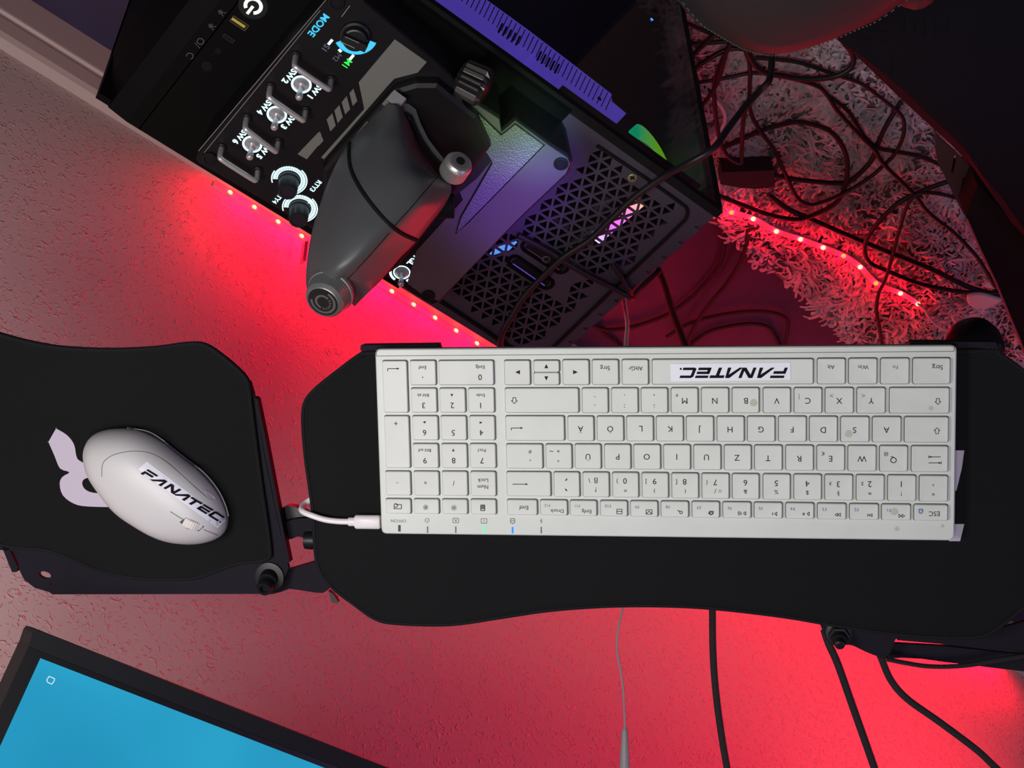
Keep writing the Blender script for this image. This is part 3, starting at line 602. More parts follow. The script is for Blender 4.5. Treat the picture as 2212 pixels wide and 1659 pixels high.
# ================================================================== COMPUTER CASE
ZT = .50
PXF = zp(275,261,ZT).x; PXR = zp(1558,462,ZT).x; PYN = .502; PYW = .742; PXO = zp(213,216,ZT).x+.002
def computer():
    t = thing('computer_case', ((PXF+PXR)/2, (PYN+PYW)/2, 0), 'black tower computer with vented top and lit interior below the throttle controller', 'computer')
    b = MB(); b.abox(PXR, PXO, PYW-.006, PYW, .02, ZT-.006); out(b, 'side_panel', MT['case'], t)
    b = MB(); b.loft([[V((x, y, z)) for x, z in ((PXF+.012,.02),(PXO,.02),(PXO,ZT-.07),(PXO-.004,ZT-.035),(PXF+.018,ZT-.004),(PXF,ZT),(PXF-.012,ZT),(PXF-.012,.02))] for y in (PYN, PYW)]); out(b, 'front_panel', MT['case'], t)
    b = MB(); b.abox(PXR, PXR+.004, PYN+.004, PYW-.006, .02, ZT-.006); out(b, 'rear_panel', MT['casetop'], t)
    b = MB(); b.abox(PXR+.004, PXF-.012, PYN+.004, PYW-.006, .02, .03); out(b, 'bottom_panel', MT['case'], t)
    b = MB()
    for x in (PXR+.05, PXF-.04):
        for y in (PYN+.03, PYW-.03): b.abox(x-.02, x+.02, y-.012, y+.012, 0, .02)
    out(b, 'feet', MT['matte'], t)
    # solid part of the top, from the front to the vent
    XV = zp(1205,420,ZT).x+.045
    b = MB(); b.abox(XV, PXF-.011, PYN, PYW, ZT-.006, ZT); out(b, 'top_panel', MT['case'], t)
    # groove between the port strip and the rest
    b = MB(); a, c = zp(430,330,ZT+.0003), zp(655,20,ZT+.0003)
    # ports
    pt = MB(); c0 = zp(547,13,ZT+.0004); r0 = .0075
    for k in range(26):
        a1 = math.radians(35+k*290/26); a2 = math.radians(35+(k+1)*290/26)
        e = lambda a, r: c0+V((r*math.sin(a)*-1, r*math.cos(a), 0))
        pt.add([e(a1,r0*.62), e(a1,r0), e(a2,r0), e(a2,r0*.62)], [[0,1,2,3]])
    pt.box(c0+V((0,.0045,0)), (.0012,0,0), (0,.0042,0), (0,0,.0001))
    bb = MB(); bb.lathe(zp(547,13,ZT), ZW, [(-.001,.0115),(.0002,.0115),(.0003,.0110)], 32); po = out(bb, 'power_button', MT['black'], t); out(pt, 'lit_power_symbol', MT['power'], po)
    def port(name, u, v, ax, ay, m, h=.0004):
        c = zp(u, v, ZT); q = MB(); q.box(c, (ax,0,0), (0,ay,0), (0,0,h)); return out(q, name, m, t)
    # ports lie along the x direction (image: towards lower right)
    p = port('usb_port', 517, 50, .0068, .0028, MT['black']); q = MB(); q.box(zp(515,49,ZT+.0006), (.0060,0,0), (0,.0011,0), (0,0,.0003)); out(q, 'tongue', MT['usb'], p)
    q = MB(); c = zp(517,50,ZT+.0006)
    def frame(mb, c, a, b2, w, h=.0003):
        for s in (-1,1): mb.box(c+V((0,s*b2,0)), (a,0,0), (0,w,0), (0,0,h)); mb.box(c+V((s*a,0,0)), (w,0,0), (0,b2,0), (0,0,h))
    frame(q, c, .0070, .0030, .00025); out(q, 'port_rim', mat('dull_brass', (.20,.16,.06), .4, .6), p)
    p = port('usb_c_port', 494, 83, .0046, .0016, MT['matte']); q = MB(); frame(q, zp(494,83,ZT+.0005), .0046, .0016, .0002); out(q, 'port_rim', mat('dull_steel', (.07,.07,.07), .4, .6), p)
    for u, v, r in ((471,110,.0026),(447,143,.0045)):
        q = MB(); q.lathe(zp(u, v, ZT), ZW, [(-.001,r),(.0003,r),(.0004,r*.9)], 24); out(q, 'audio_jack', MT['matte'], t)
    q = MB(); gy = mat('dim_print', (.085,.08,.085), .6)
    for u, v, s in ((411,120,'C'),(431,92,'O/'),(457,57,'¥'),(478,27,'¥')):
        put_text(q, s, zp(u, v, ZT+.0004), YW, -XW, .0085)
    out(q, 'port_symbols', gy, t)
    # vent: lattice of triangles
    ed = .0122; hgt = ed*math.sqrt(3)/2; openp = [(1236,395),(1262,352),(1290,322),(1322,345),(1398,424),(1452,447),(1428,492),(1342,588),(1300,600),(1232,672),(1160,742),(1120,742),(966,630),(985,606),(1225,392)]
    ex1 = [(1098,566),(1128,520),(1160,525),(1262,588),(1240,612),(1216,648),(1190,642)]; ex2 = [(1040,548),(1010,500),(1120,500),(1270,590),(1258,600),(1108,514)][2:]
    def inside(p, poly):
        x, y = p; r = False
        for i in range(len(poly)):
            (x1, y1), (x2, y2) = poly[i-1], poly[i]
            if (y1 > y) != (y2 > y) and x < (x2-x1)*(y-y1)/(y2-y1)+x1: r = not r
        return r
    def proj(p):
        d = p-CAM; x, y, z = d.dot(CR), d.dot(CD), d.dot(CF); return (W_/2+F_*x/z, H_/2+F_*y/z)
    PO, E1, E2 = [zp(*p, ZT) for p in openp], [zp(*p, ZT) for p in ex1], [zp(*p, ZT) for p in ex2]
    f2 = lambda P: [(p.x, p.y) for p in P]
    PO, E1, E2 = f2(PO), f2(E1), f2(E2)
    b = MB(); xs, xe, ys, ye = PXR+.002, XV+.001, PYN+.002, PYW-.002; x0 = -.66
    z = ZT-.001; nr = int((ye-ys)/hgt)+1; nc = int((xe-xs)/ed)+2
    def P(i, j): return V((min(max(xs-ed/2+(i+(.5 if j % 2 else 0))*ed, xs), xe), min(ys+j*hgt, ye), z))
    for j in range(nr):
        for i in range(nc+1):
            tris = [(P(i,j), P(i+1,j), P(i+(1 if j % 2 else 0), j+1)), (P(i+1,j), P(i+1+(1 if j % 2 else 0), j+1), P(i+(1 if j % 2 else 0), j+1))]
            for tr in tris:
                c = (tr[0]+tr[1]+tr[2])/3
                if (tr[1]-tr[0]).cross(tr[2]-tr[0]).length < 1e-9: continue
                op = inside((c.x, c.y), PO) and not inside((c.x, c.y), E1) and not inside((c.x, c.y), E2)
                if op:
                    k = .30; inn = [p.lerp(c, k) for p in tr]; dn = V((0,0,-.0014))
                    vs = list(tr)+inn+[p+dn for p in inn]
                    b.add(vs, [[0,1,4,3],[1,2,5,4],[2,0,3,5],[3,4,7,6],[4,5,8,7],[5,3,6,8]])
                else: b.add(tr, [[0,1,2]])
    out(b, 'vent_grille', MT['casetop'], t)
    b = MB()
    for q in (((1150,590),(1185,615)),((1196,592),(1228,612)),((1128,538),(1150,552))):
        pass
    # raised frame round the vent
    fr = [(1240,315),(1290,300),(1395,372),(1478,440),(1488,458),(1478,478),(1330,618),(1200,738)]
    b = MB(); b.tube([zp(*p, ZT+.0002) for p in ((1290,315),(1395,385),(1468,437),(1484,452),(1482,470),(1465,490),(1345,605),(1175,770))], .0016, 8); out(b, 'vent_seam', MT['matte'], t, smooth=True)
    b = MB(); b.tube([zp(*p, ZT+.0002) for p in ((946,647),(1000,682),(1060,722),(1090,742),(1130,766))], .0020, 8, smooth=False); out(b, 'edge_slot', MT['matte'], t)
    # two long slots with raised rims and their hollow
    for (a, c) in (((1112,565),(1180,612)),((1142,532),(1212,578))):
        A, Bp = zp(*a, ZT+.0001), zp(*c, ZT+.0001); d = (Bp-A).normalized(); w = ZW.cross(d)
        ring = [A+(-d*math.cos(q)+w*math.sin(q))*.0058 for q in [math.radians(-90+k*20) for k in range(10)]]+[Bp+(d*math.cos(q)+w*math.sin(q))*.0058 for q in [math.radians(90-k*20) for k in range(10)]]
        m = MB(); m.tube(ring+[ring[0], ring[1]], .0016, 8, smooth=False); so = out(m, 'slot_rim', MT['case'], t, smooth=True)
        m = MB(); c2 = sum(ring, V((0,0,0)))/20; m.add([c2+(p-c2)*.86+V((0,0,.0002)) for p in ring], [list(range(20))]); out(m, 'slot', MT['matte'], so)
        m = MB(); m.tube([A+w*-.0024+V((0,0,.0008)), Bp+w*-.0024+V((0,0,.0008))], .0004, 6, smooth=False); out(m, 'lit_edge', emis('slot_violet', (.14,.09,.65), .9) if a[0] == 1112 else MT['steel'], so)
    for u, v in ((1366,384),(1180,560)):
        m = MB(); m.lathe(zp(u, v, ZT), ZW, [(0,.0042),(.0008,.0042),(.0014,.0030)], 20); s = out(m, 'screw', MT['gold'] if u > 1300 else MT['casetop'], t, smooth=True)
        m = MB(); c = zp(u, v, ZT+.0016); m.box(c, (.0024,0,0), (0,.0006,0), (0,0,.0002)); m.box(c, (.0006,0,0), (0,.0024,0), (0,0,.0002)); out(m, 'cross_recess', MT['matte'], s)
    # board, lit bars and fins under the vent
    b = MB(); b.abox(PXR+.006, XV, PYN+.01, PYW-.01, ZT-.052, ZT-.050); out(b, 'inner_shelf', MT['matte'], t)
    m = bpy.data.materials.new('rgb_bar'); m.use_nodes = True; nt = m.node_tree; nt.nodes.clear()
    tc = nt.nodes.new('ShaderNodeTexCoord'); sp = nt.nodes.new('ShaderNodeSeparateXYZ'); rp = nt.nodes.new('ShaderNodeValToRGB'); em = nt.nodes.new('ShaderNodeEmission'); oo = nt.nodes.new('ShaderNodeOutputMaterial')
    nt.links.new(tc.outputs['Generated'], sp.inputs[0]); nt.links.new(sp.outputs['Y'], rp.inputs[0]); nt.links.new(rp.outputs[0], em.inputs[0]); nt.links.new(em.outputs[0], oo.inputs[0]); em.inputs[1].default_value = 1.7
    rp.color_ramp.elements[0].color = (1,.35,.18,1); rp.color_ramp.elements[1].color = (.55,.45,1,1); e = rp.color_ramp.elements.new(.35); e.color = (.85,.12,.60,1); e = rp.color_ramp.elements.new(.7); e.color = (.50,.12,.95,1)
    A, Bp = zp(1384,440,ZT-.02), zp(1288,522,ZT-.02); d = (Bp-A).normalized(); w = ZW.cross(d)*.0038
    b = MB(); b.prism([A-w, Bp-w, Bp+w, A+w], (0,0,-.006)); out(b, 'light_bar', m, t)
    b = MB()
    for k in range(9):
        a = zp(1066+k*5, 543-k*1.5, ZT-.012); b.box(a, (.0010,0,0), (0,.006,0), (0,0,.0005))
    out(b, 'lit_fins', emis('fins_blue_emission', (.10,.32,.95), 1.0), t)  # blue light falling on the fins is put in as emission
    b = MB(); b.tube([zp(1340,455,ZT-.028), zp(1180,560,ZT-.028)], .003, 8, smooth=False); b.box(zp(1300,440,ZT-.03), (.004,0,0), (0,.010,0), (0,0,.003)); b.box(zp(1210,480,ZT-.03), (.010,0,0), (0,.003,0), (0,0,.003)); out(b, 'inner_bracket', MT['casetop'], t)
    # glass side with frame
    g = bpy.data.materials.new('tinted_glass'); g.use_nodes = True; nt = g.node_tree; nt.nodes.clear()
    tr = nt.nodes.new('ShaderNodeBsdfTransparent'); tr.inputs[0].default_value = (.60,.60,.66,1); gl = nt.nodes.new('ShaderNodeBsdfGlossy'); gl.inputs['Roughness'].default_value = .06
    mx = nt.nodes.new('ShaderNodeMixShader'); fr_ = nt.nodes.new('ShaderNodeFresnel'); fr_.inputs[0].default_value = 1.45; oo = nt.nodes.new('ShaderNodeOutputMaterial')
    ge = nt.nodes.new('ShaderNodeNewGeometry'); su = nt.nodes.new('ShaderNodeMath'); su.operation = 'SUBTRACT'; su.use_clamp = True; nt.links.new(fr_.outputs[0], su.inputs[0]); nt.links.new(ge.outputs['Backfacing'], su.inputs[1]); nt.links.new(su.outputs[0], mx.inputs[0]); nt.links.new(tr.outputs[0], mx.inputs[1]); nt.links.new(gl.outputs[0], mx.inputs[2]); nt.links.new(mx.outputs[0], oo.inputs[0])
    b = MB(); b.abox(PXR+.004, PXF-.012, PYN-.004, PYN, .024, ZT-.008); out(b, 'glass_panel', g, t)
    b = MB(); b.abox(PXR-.0, PXF-.012, PYN-.004, PYN+.004, ZT-.008, ZT+.0); b.abox(PXR, PXR+.006, PYN-.0045, PYN+.004, .02, ZT-.008); b.abox(PXR+.006, PXF-.012, PYN-.0035, PYN+.004, .02, .03); out(b, 'glass_frame', MT['matte'], t)
    b = MB(); b.abox(PXR+.006, PXF-.014, PYW-.03, PYW-.026, .03, ZT-.054); out(b, 'motherboard', MT['matte'], t)
    # graphics card edge seen through the glass
    YG = PYN+.022; pp = [(940,-60),(975,-28),(1007,0),(1043,42),(1094,72),(1133,101),(1146,119),(1151,113),(1189,143),(1216,170),(1288,227),(1339,260),(1353,245),(1322,219),(1321,203),(1228,131),(1139,63),(1052,0),(1010,-40)]
    gm = mat('heatsink_violet_emission', (.5,.4,.8), .5, emit=(.135,.080,.60), es=1.15)  # violet light on the heatsink fins is put into the material as emission
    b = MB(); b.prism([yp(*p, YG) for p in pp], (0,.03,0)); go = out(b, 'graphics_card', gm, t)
    b = MB()
    for k in range(34):
        s = k/33; a = yp(1012+ (1322-1012)*s, -30+(205+30)*s+2, YG-.0004); c = yp(1012+(1322-1012)*s-14, -30+(205+30)*s+32, YG-.0004); b.tube([a, c], .00045, 5, smooth=False)
    for k in range(10):
        u = 1082+ (k if k < 5 else k+3.4)*9.5+ (0 if k < 5 else 4); v = 60+(u-1082)*.72; b.tube([yp(u+3, v-8, YG-.0006), yp(u-5, v+9, YG-.0006)], .0011, 6, smooth=False)
    out(b, 'fin_gaps', MT['matte'], go)
    b = MB(); b.lathe(yp(1294,214,YG), (0,-1,0), [(0,.0022),(.001,.0022),(.0012,.0016)], 12); out(b, 'screw', MT['bolt'], go)
    # rear fan ring
    fm = bpy.data.materials.new('fan_ring'); fm.use_nodes = True; nt = fm.node_tree; nt.nodes.clear()
    tc = nt.nodes.new('ShaderNodeTexCoord'); sp = nt.nodes.new('ShaderNodeSeparateXYZ'); rp = nt.nodes.new('ShaderNodeValToRGB'); em = nt.nodes.new('ShaderNodeEmission'); oo = nt.nodes.new('ShaderNodeOutputMaterial')
    nt.links.new(tc.outputs['Generated'], sp.inputs[0]); nt.links.new(sp.outputs['X'], rp.inputs[0]); nt.links.new(rp.outputs[0], em.inputs[0]); nt.links.new(em.outputs[0], oo.inputs[0]); em.inputs[1].default_value = .9
    rp.color_ramp.elements[0].color = (.30,.90,.02,1); rp.color_ramp.elements[1].color = (.0,.75,.30,1); rp.color_ramp.elements[0].position = .2; rp.color_ramp.elements[1].position = .8
    cc = yp(1406, 330, PYN+.040); b = MB(); n = 40; ax = V((-.10,-1,-.10)).normalized(); a = XW - ax*XW.dot(ax); a.normalize(); c_ = ax.cross(a)
    ls = [[cc+(a*math.cos(q)*.95+c_*math.sin(q)*1.8)*r+ax*h for q in [2*math.pi*k/n for k in range(n)]] for r, h in ((.0165,0),(.0245,0.002),(.0245,-.006),(.0165,-.006))]
    b.loft(ls+[ls[0]], False, False); fo = out(b, 'fan_ring', fm, t, smooth=True)
    b = MB(); b.lathe(cc-ax*.003, ax, [(0,.0155),(.002,.0155),(.003,.013)], 28); out(b, 'fan_hub', mat('fan_hub', (.15,.2,.15), .5, emit=(.10,.22,.16), es=.8), fo)
    b = MB(); b.lathe(yp(1408,42,PYN-.0045), (0,-1,0), [(0,.0016),(.0004,.0016)], 10); out(b, 'status_light', MT['bluedot'], t)
    l = bpy.data.lights.new('fan_glow', 'POINT'); l.energy = .012; l.color = (.1,1,.4); l.shadow_soft_size = .02; o = bpy.data.objects.new('fan_glow', l); COL.objects.link(o); o.parent = t; o.location = cc+V((.02,-.01,-.05))-WL[t]
computer()

# ================================================================== THROTTLE CONTROLLER
TZ = ZT+.050
def throttle():
    t = thing('throttle_controller', zp(830,330,ZT+.001), 'black flight throttle controller with lit switches standing on top of the computer', 'game controller')
    e = lambda u, v, h=0: zp(u, v, TZ+h)
    base = [(430,354),(423,344),(428,330),(704,0),(745,-48),(760,-52),(776,-40),(772,0),(944,134),(1026,216),(1081,252),(1083,278),(1112,254),(1189,310),(1228,335),(1237,350),(1234,366),(1225,379),(1122,476),(1010,590),(950,654),(935,660),(920,654),(690,506),(560,428)]
    base[7] = (790,5)
    q = [e(*p) for p in base]; lo = [V((p.x, p.y, ZT+.001)) for p in q]
    c = sum(q, V((0,0,0)))/len(q); lo = [V((c.x+(p.x-c.x)*.97, min(c.y+(p.y-c.y)*.97, PYW), p.z)) for p in lo]
    b = MB(); b.loft([lo, [p-V((0,0,.0015)) for p in q], inset(q, .0012, ZW)]); out(b, 'base', MT['thr2'], t)
    # metallic right part of the top plate
    b = MB(); P = [(960,190),(1026,222),(1078,256),(1083,284),(1113,259),(1187,314),(1225,339),(1231,352),(1222,373),(1120,470),(1010,584),(948,648),(920,640),(880,610),(900,540),(1000,430),(960,330)]
    vs, fs = curve_plate([[e(*p) for p in P]], e(1000,400,.0012), XW, YW, .0011); b.add(vs, fs); out(b, 'metallic_plate', MT['plate'], t)
    pm = mat('dotted_rubber', (.10,.10,.11), .45, bump=None)
    nt = pm.node_tree; vo = nt.nodes.new('ShaderNodeTexVoronoi'); vo.inputs['Scale'].default_value = 650; tc = nt.nodes.new('ShaderNodeTexCoord'); bp = nt.nodes.new('ShaderNodeBump'); bp.inputs['Strength'].default_value = .9; bp.inputs['Distance'].default_value = .0008
    bp.invert = True; nt.links.new(tc.outputs['Object'], vo.inputs['Vector']); nt.links.new(vo.outputs['Distance'], bp.inputs['Height']); nt.links.new(bp.outputs['Normal'], nt.nodes['Principled BSDF'].inputs['Normal'])
    b = MB(); pad = [(1000,250),(1060,272),(1083,291),(1113,267),(1176,313),(1065,425),(1052,436),(1000,380),(1062,345),(1035,320),(960,290)]
    pad = [(985,232),(1030,240),(1083,291),(1113,267),(1176,313),(1012,480),(985,505),(995,470),(1063,352),(1052,333),(1033,318),(965,278)]
    vs, fs = curve_plate([[e(*p) for p in pad]], e(1000,400,.0022), XW, YW, .0010); b.add(vs, fs); out(b, 'grip_pad', pm, t)
    b = MB(); b.tube([e(*p, .0022) for p in pad+pad[:1]], .0006, 5, smooth=False); out(b, 'pad_seam', MT['matte'], t)
    b = MB(); b.prism([e(*p, .0022) for p in ((890,262),(965,282),(1033,318),(1052,333),(1062,346),(1030,384),(985,420),(940,400))], (0,0,.0012)); out(b, 'dark_insert', MT['black'], t)
    for u, v in ((453,342),(727,4),(1212,352),(925,637)):
        o = MB(); o.lathe(e(u, v, .0005), ZW, [(0,.0062),(.0018,.0060),(.0020,.0045),(.0012,.0038),(.0012,.0005)], 24); s = out(o, 'screw_hole', MT['bolt'], t, smooth=True)
    # grooved line pair along the left
    b = MB(); b.tube([e(429,326,.0006), e(704,0,.0006)], .0004, 5, smooth=False); b.tube([e(441,330,.0006), e(692,22,.0006)], .00035, 5, smooth=False); b.tube([e(756,12,.0006), e(738,36,.0006)], .0004, 5, smooth=False); out(b, 'edge_highlight', mat('edge_trim', (.34,.34,.34), .4, .5), t)
    # guard bars
    for (a, c) in (((639,120),(715,172)),((584,187),(660,239)),((533,254),(601,306)),((479,318),(557,368))):
        A, C = e(*a), e(*c); hh = .0155; d = (C-A).normalized()
        pts = [A, A+ZW*hh*.6, A+ZW*hh*.88+d*.0008, A+ZW*hh+d*.0035, C+ZW*hh-d*.0035, C+ZW*hh*.88-d*.0008, C+ZW*hh*.6, C]
        b = MB(); b.tube(pts, .0022, 10); o = out(b, 'guard_bar', MT['chrome'], t, smooth=True)
        b = MB()
        for p in (A, C): b.lathe(p, ZW, [(0,.0042),(.0018,.0042),(.0024,.0034)], 20)
        out(b, 'collar', MT['bolt'], o, smooth=True)
    class _M(list):
        pass
    def lab_text(s, c, size, bold): m_ = MB(); put_text(m_, s, c, YW, -XW, size, bold); out(m_, 'lit_label', MT['iceglow'], t)
    ring = MB(); lab = MB()
    def arc(mb, c, r0, r1, a0, a1, n=24, h=.0004, seg=None, mi=0):
        c = c+V((0,0,h))
        for k in range(n):
            b0 = math.radians(a0+(a1-a0)*k/n); b1 = math.radians(a0+(a1-a0)*(k+(.86 if seg else 1))/n)
            f = lambda a, r: c+V((-math.cos(a)*r, math.sin(a)*r, 0))
            mb.add([f(b0,r0), f(b0,r1), f(b1,r1), f(b1,r0)], [[0,1,2,3]], mi)
    for i, ((u, v), tip, s1, s2, l1, l2) in enumerate((((651,182),(646,208),'1','2',(684,194),(629,161)),((598,247),(591,275),'3','4',(627,259),(575,228)),((545,311),(541,337),'5','6',(574,323),(522,292)))):
        c = e(u, v); ring = MB(); arc(ring, c, .0062, .0080, 0, 360, 36); out(ring, 'lit_ring', MT['iceglow'], t)
        sw = MB(); sw.lathe(c, ZW, [(0,.0060),(.001,.0060),(.0025,.0045),(.004,.0038)], 24); so = out(sw, 'toggle_switch', MT['chrome'], t, smooth=True)
        d = (ZW*1+(e(*tip)-c).normalized()*.10).normalized(); sw = MB(); sw.tube([c+ZW*.003, c+d*.010, c+d*.0145], lambda s: .0016+.0012*s, 10); sw.lathe(c+d*.0145, d, [(0,.0028),(.0018,.0030),(.0032,.0024),(.004,.0012)], 14); out(sw, 'lever', MT['chrome'], so, smooth=True)
        lab_text('SW', e(*l1, .0005), .0066, .035); lab_text(s1, e(l1[0]-14, l1[1]+15, .0005), .0066, .05)
        lab_text('SW', e(*l2, .0005), .0066, .035); lab_text(s2, e(l2[0]-13, l2[1]+14, .0005), .0066, .05)
    # rotary dials
    for (u, v), tl in (((625,388),(605,424)),((648,449),(680,405))):
        c = e(u, v); ring = MB(); arc(ring, c, .0094, .0108, -215, 35, 26, seg=1); arc(ring, c, .0111, .0132, -215, 35, 26, seg=1); arc(ring, c, .0137, .0147, -80, 40, 16); arc(ring, c, .0137, .0147, -230, -180, 6); out(ring, 'lit_ring', MT['iceglow'], t)
        k = MB(); n = 56; k.lathe(c, ZW, [(0,.0088),(.003,.0088),(.0032,.0082,.06),(.017,.0078,.06),(.018,.0070),(.018,.0055),(.0172,.005)], n); out(k, 'rotary_dial', mat('dial_plastic', (.02,.018,.025), .35, .3), t)
    lab_text('RTY4', e(601,428,.0005), .0056, .03); lab_text('RTY3', e(682,402,.0005), .0056, .03)
    c = e(668,432,.0005); lab.add([c, c+V((-.004,-.001,0)), c+V((-.001,.004,0))], [[0,1,2]])
    # lower toggle
    c = e(868,588); ring = MB(); arc(ring, c, .0062, .0074, 0, 360, 36); arc(ring, c, .0086, .0108, -60, 30, 16); arc(ring, c, .0086, .0108, 90, 150, 12)
    sw = MB(); sw.lathe(c, ZW, [(0,.0056),(.001,.0056),(.0025,.0042),(.004,.0034)], 24); so = out(sw, 'toggle_switch', MT['chrome'], t, smooth=True)
    sw = MB(); d = ZW; sw.tube([c+ZW*.003, c+d*.010, c+d*.0145], lambda s: .0014+.0010*s, 10); sw.lathe(c+d*.0145, d, [(0,.0024),(.0018,.0027),(.0032,.0022),(.004,.001)], 14); out(sw, 'lever', MT['chrome'], so, smooth=True)
    lab_text('TGL', e(892,562,.0005), .0066, .04)
    out(ring, 'lit_ring', MT['iceglow'], t); out(lab, 'lit_arrow', MT['iceglow'], t)
    # mode dial
    c = e(768,75); m = MB(); arc(m, c, .0118, .0168, -15, 118, 14); 
    out(m, 'lit_mode_arc', MT['cyanglow'], t)
    k = MB(); k.lathe(c, ZW, [(0,.0118),(.003,.0115),(.004,.0100),(.009,.0092),(.0095,.008)], 36); k.box(c+ZW*.011, V((.0095,.002,0)), V((-.0006,.0030,0)), ZW*.003); ko = out(k, 'mode_dial', MT['black'], t)
    m = MB()
    for s in (-1, 1): m.tube([c+ZW*.0142+V((.0090,.002+s*.0028,0)), c+ZW*.0142+V((-.002,-.0003+s*.0028,0))], .0004, 5, smooth=False)
    out(m, 'dial_edge', MT['steel'], ko)
    m = MB(); put_text(m, 'MODE', e(688,55,.0005), YW, -XW, .0078, .025); out(m, 'mode_label', MT['cyanglow'], t)
    m = MB(); put_text(m, 'S1', e(704,103,.0005), YW, -XW, .0068, .02); put_text(m, 'M2', e(728,124,.0005), YW, -XW, .0062, .0); out(m, 'dim_labels', MT['dimglow'], t)
    m = MB(); put_text(m, 'M1', e(750,137,.0005), YW, -XW, .0070, .015); out(m, 'green_label', MT['greenglow'], t)
    m = MB()
    for a, c2 in (((716,88),(711,94)),((734,109),(735,110)),((762,121),(757,127))):
        A, C = e(*a, .0005), e(*c2, .0005); d = (C-A); d = d.normalized() if d.length > 1e-5 else YW; w = ZW.cross(d)*.0011; m.add([A-w-d*.0012, C-w+d*.0012, C+w+d*.0012, A+w-d*.0012], [[0,1,2,3]])
    out(m, 'mode_ticks', MT['iceglow'], t)
    # grey decals
    m = MB()
    for P in ([(775,177),(853,84),(922,133),(902,156),(852,169),(838,184),(700,343),(694,339),(787,235)], [(643,332),(688,285),(697,302),(663,343)]):
        vs, fs = curve_plate([[e(*p) for p in P]], e(800,200,.0007), XW, YW, .0006); m.add(vs, fs)
    for P in (((380,350),(440,280),(497,465),(430,540)),((265,485),(340,390),(390,585),(315,665)),((155,610),(230,525),(280,705),(205,795)),((40,740),(125,650),(175,830),(95,920))):
        m.prism([e(700+a/6.91, 150+b_/6.91) for a, b_ in P], (0,0,.0007))
    m.prism([e(692,272.5), e(694,285), e(701,300), e(713,283)][::-1][:0] or [e(679,297), e(691,283), e(699,303), e(688,315)], (0,0,.0006))
    out(m, 'grey_decal', MT['decal'], t)
    # plinth under the levers and the ribbed wheel
    b = MB(); P = [(856,178),(900,165),(945,165),(1030,235),(1060,300),(1000,380),(905,505),(862,560),(800,600),(700,520),(700,350),(740,305)]
    top = [e(*p) for p in P]; b.loft([top, [p+ZW*.010 for p in top], [p+ZW*.012 for p in inset(top, .003, ZW)]]); out(b, 'lever_plinth', MT['thr2'], t)
    c = dep(1022,178,1.235); ax = (zp(1060,150,TZ)-zp(1000,200,TZ)).normalized(); ax = V((-.8,-.3,.3)).normalized()
    b = MB(); b.lathe(c-ax*.012, ax, [(0,.012),(.003,.0155,.16),(.020,.0165,.16),(.024,.013),(.026,.006)], 36); out(b, 'ribbed_wheel', mat('dark_chrome', (.07,.065,.065), .25, .8), t)
    # lever shells: sections from the hinge arc down to the big knob
    SEC = [[(822,232),(838,225),(852,226),(866,231),(876,240)],[(800,258),(825,254),(850,258),(874,266),(890,275)],[(772,288),(805,288),(840,296),(880,312),(908,325)],
      [(748,318),(790,325),(835,338),(890,355),(942,372)],[(728,350),(775,362),(830,378),(905,388),(975,402)],[(708,394),(755,405),(815,415),(900,432),(962,440)],
      [(690,445),(735,452),(795,460),(872,464),(932,480)],[(674,500),(720,500),(775,502),(838,503),(897,524)],[(665,550),(705,545),(755,545),(802,548),(862,560)],
      [(661,595),(695,587),(730,583),(766,586),(822,607)],[(664,628),(690,622),(718,617),(748,606),(792,636)],[(682,652),(702,652),(722,650),(744,644),(766,662)]]
    DC = [1.205,1.190,1.172,1.160,1.150,1.143,1.137,1.132,1.130,1.132,1.142,1.158]
    DO = [.034,.010,.0,.006,.040]
    rows = [crom([V((u, v, DC[i]+DO[j]*(1 if i < 10 else .6))) for j, (u, v) in enumerate(r)], 5) for i, r in enumerate(SEC)]
    cols = [crom([r[k] for r in rows], 5) for k in range(len(rows[0]))]
    NI, NJ = len(cols[0]), len(cols)
    G = [[cols[j][i] for j in range(NJ)] for i in range(NI)]
    gap = crom([V((757,296,0)),V((755,309,0)),V((754,335,0)),V((758,364,0)),V((772,396,0)),V((799,437,0)),V((834,478,0)),V((868,504,0)),V((908,522,0))], 5)
    def far_side(u, v):
        best = min(range(len(gap)-1), key=lambda k: (gap[k].x-u)**2+(gap[k].y-v)**2); k = max(0, min(best, len(gap)-2)); a_, b_ = gap[k], gap[k+1]
        return (b_.x-a_.x)*(v-a_.y)-(b_.y-a_.y)*(u-a_.x) < 0
    cen = V((770,450,0))
    def half(name, far):
        vs = []; fs = []; idx = {}
        def vid(i, j, back):
            if (i, j, back) not in idx:
                p = G[i][j]; q = dep(p.x, p.y, p.z)
                if back: q = dep(cen.x+(p.x-cen.x)*.86, cen.y+(p.y-cen.y)*.90, max(p.z+.035, 1.20))
                idx[(i, j, back)] = len(vs); vs.append(q)
            return idx[(i, j, back)]
        sel = set()
        for i in range(NI-1):
            for j in range(NJ-1):
                c_ = (G[i][j]+G[i+1][j]+G[i][j+1]+G[i+1][j+1])/4
                if far_side(c_.x, c_.y) == far: sel.add((i, j))
        for i, j in sel:
            q = [(i,j),(i,j+1),(i+1,j+1),(i+1,j)]
            fs.append([vid(*p, 0) for p in q]); fs.append([vid(*p, 1) for p in q][::-1])
            for (a_, b_), nb in zip(zip(q, q[1:]+q[:1]), ((i-1,j),(i,j+1),(i+1,j),(i,j-1))):
                if nb not in sel: fs.append([vid(*a_, 1), vid(*b_, 1), vid(*b_, 0), vid(*a_, 0)])
        b = MB(); b.add(vs, fs); out(b, name, MT['thr'], t, smooth=True, auto=50); return BVHTree.FromPolygons([V(v) for v in vs], fs)
    bv = half('near_lever', False); bv2 = half('far_lever', True)
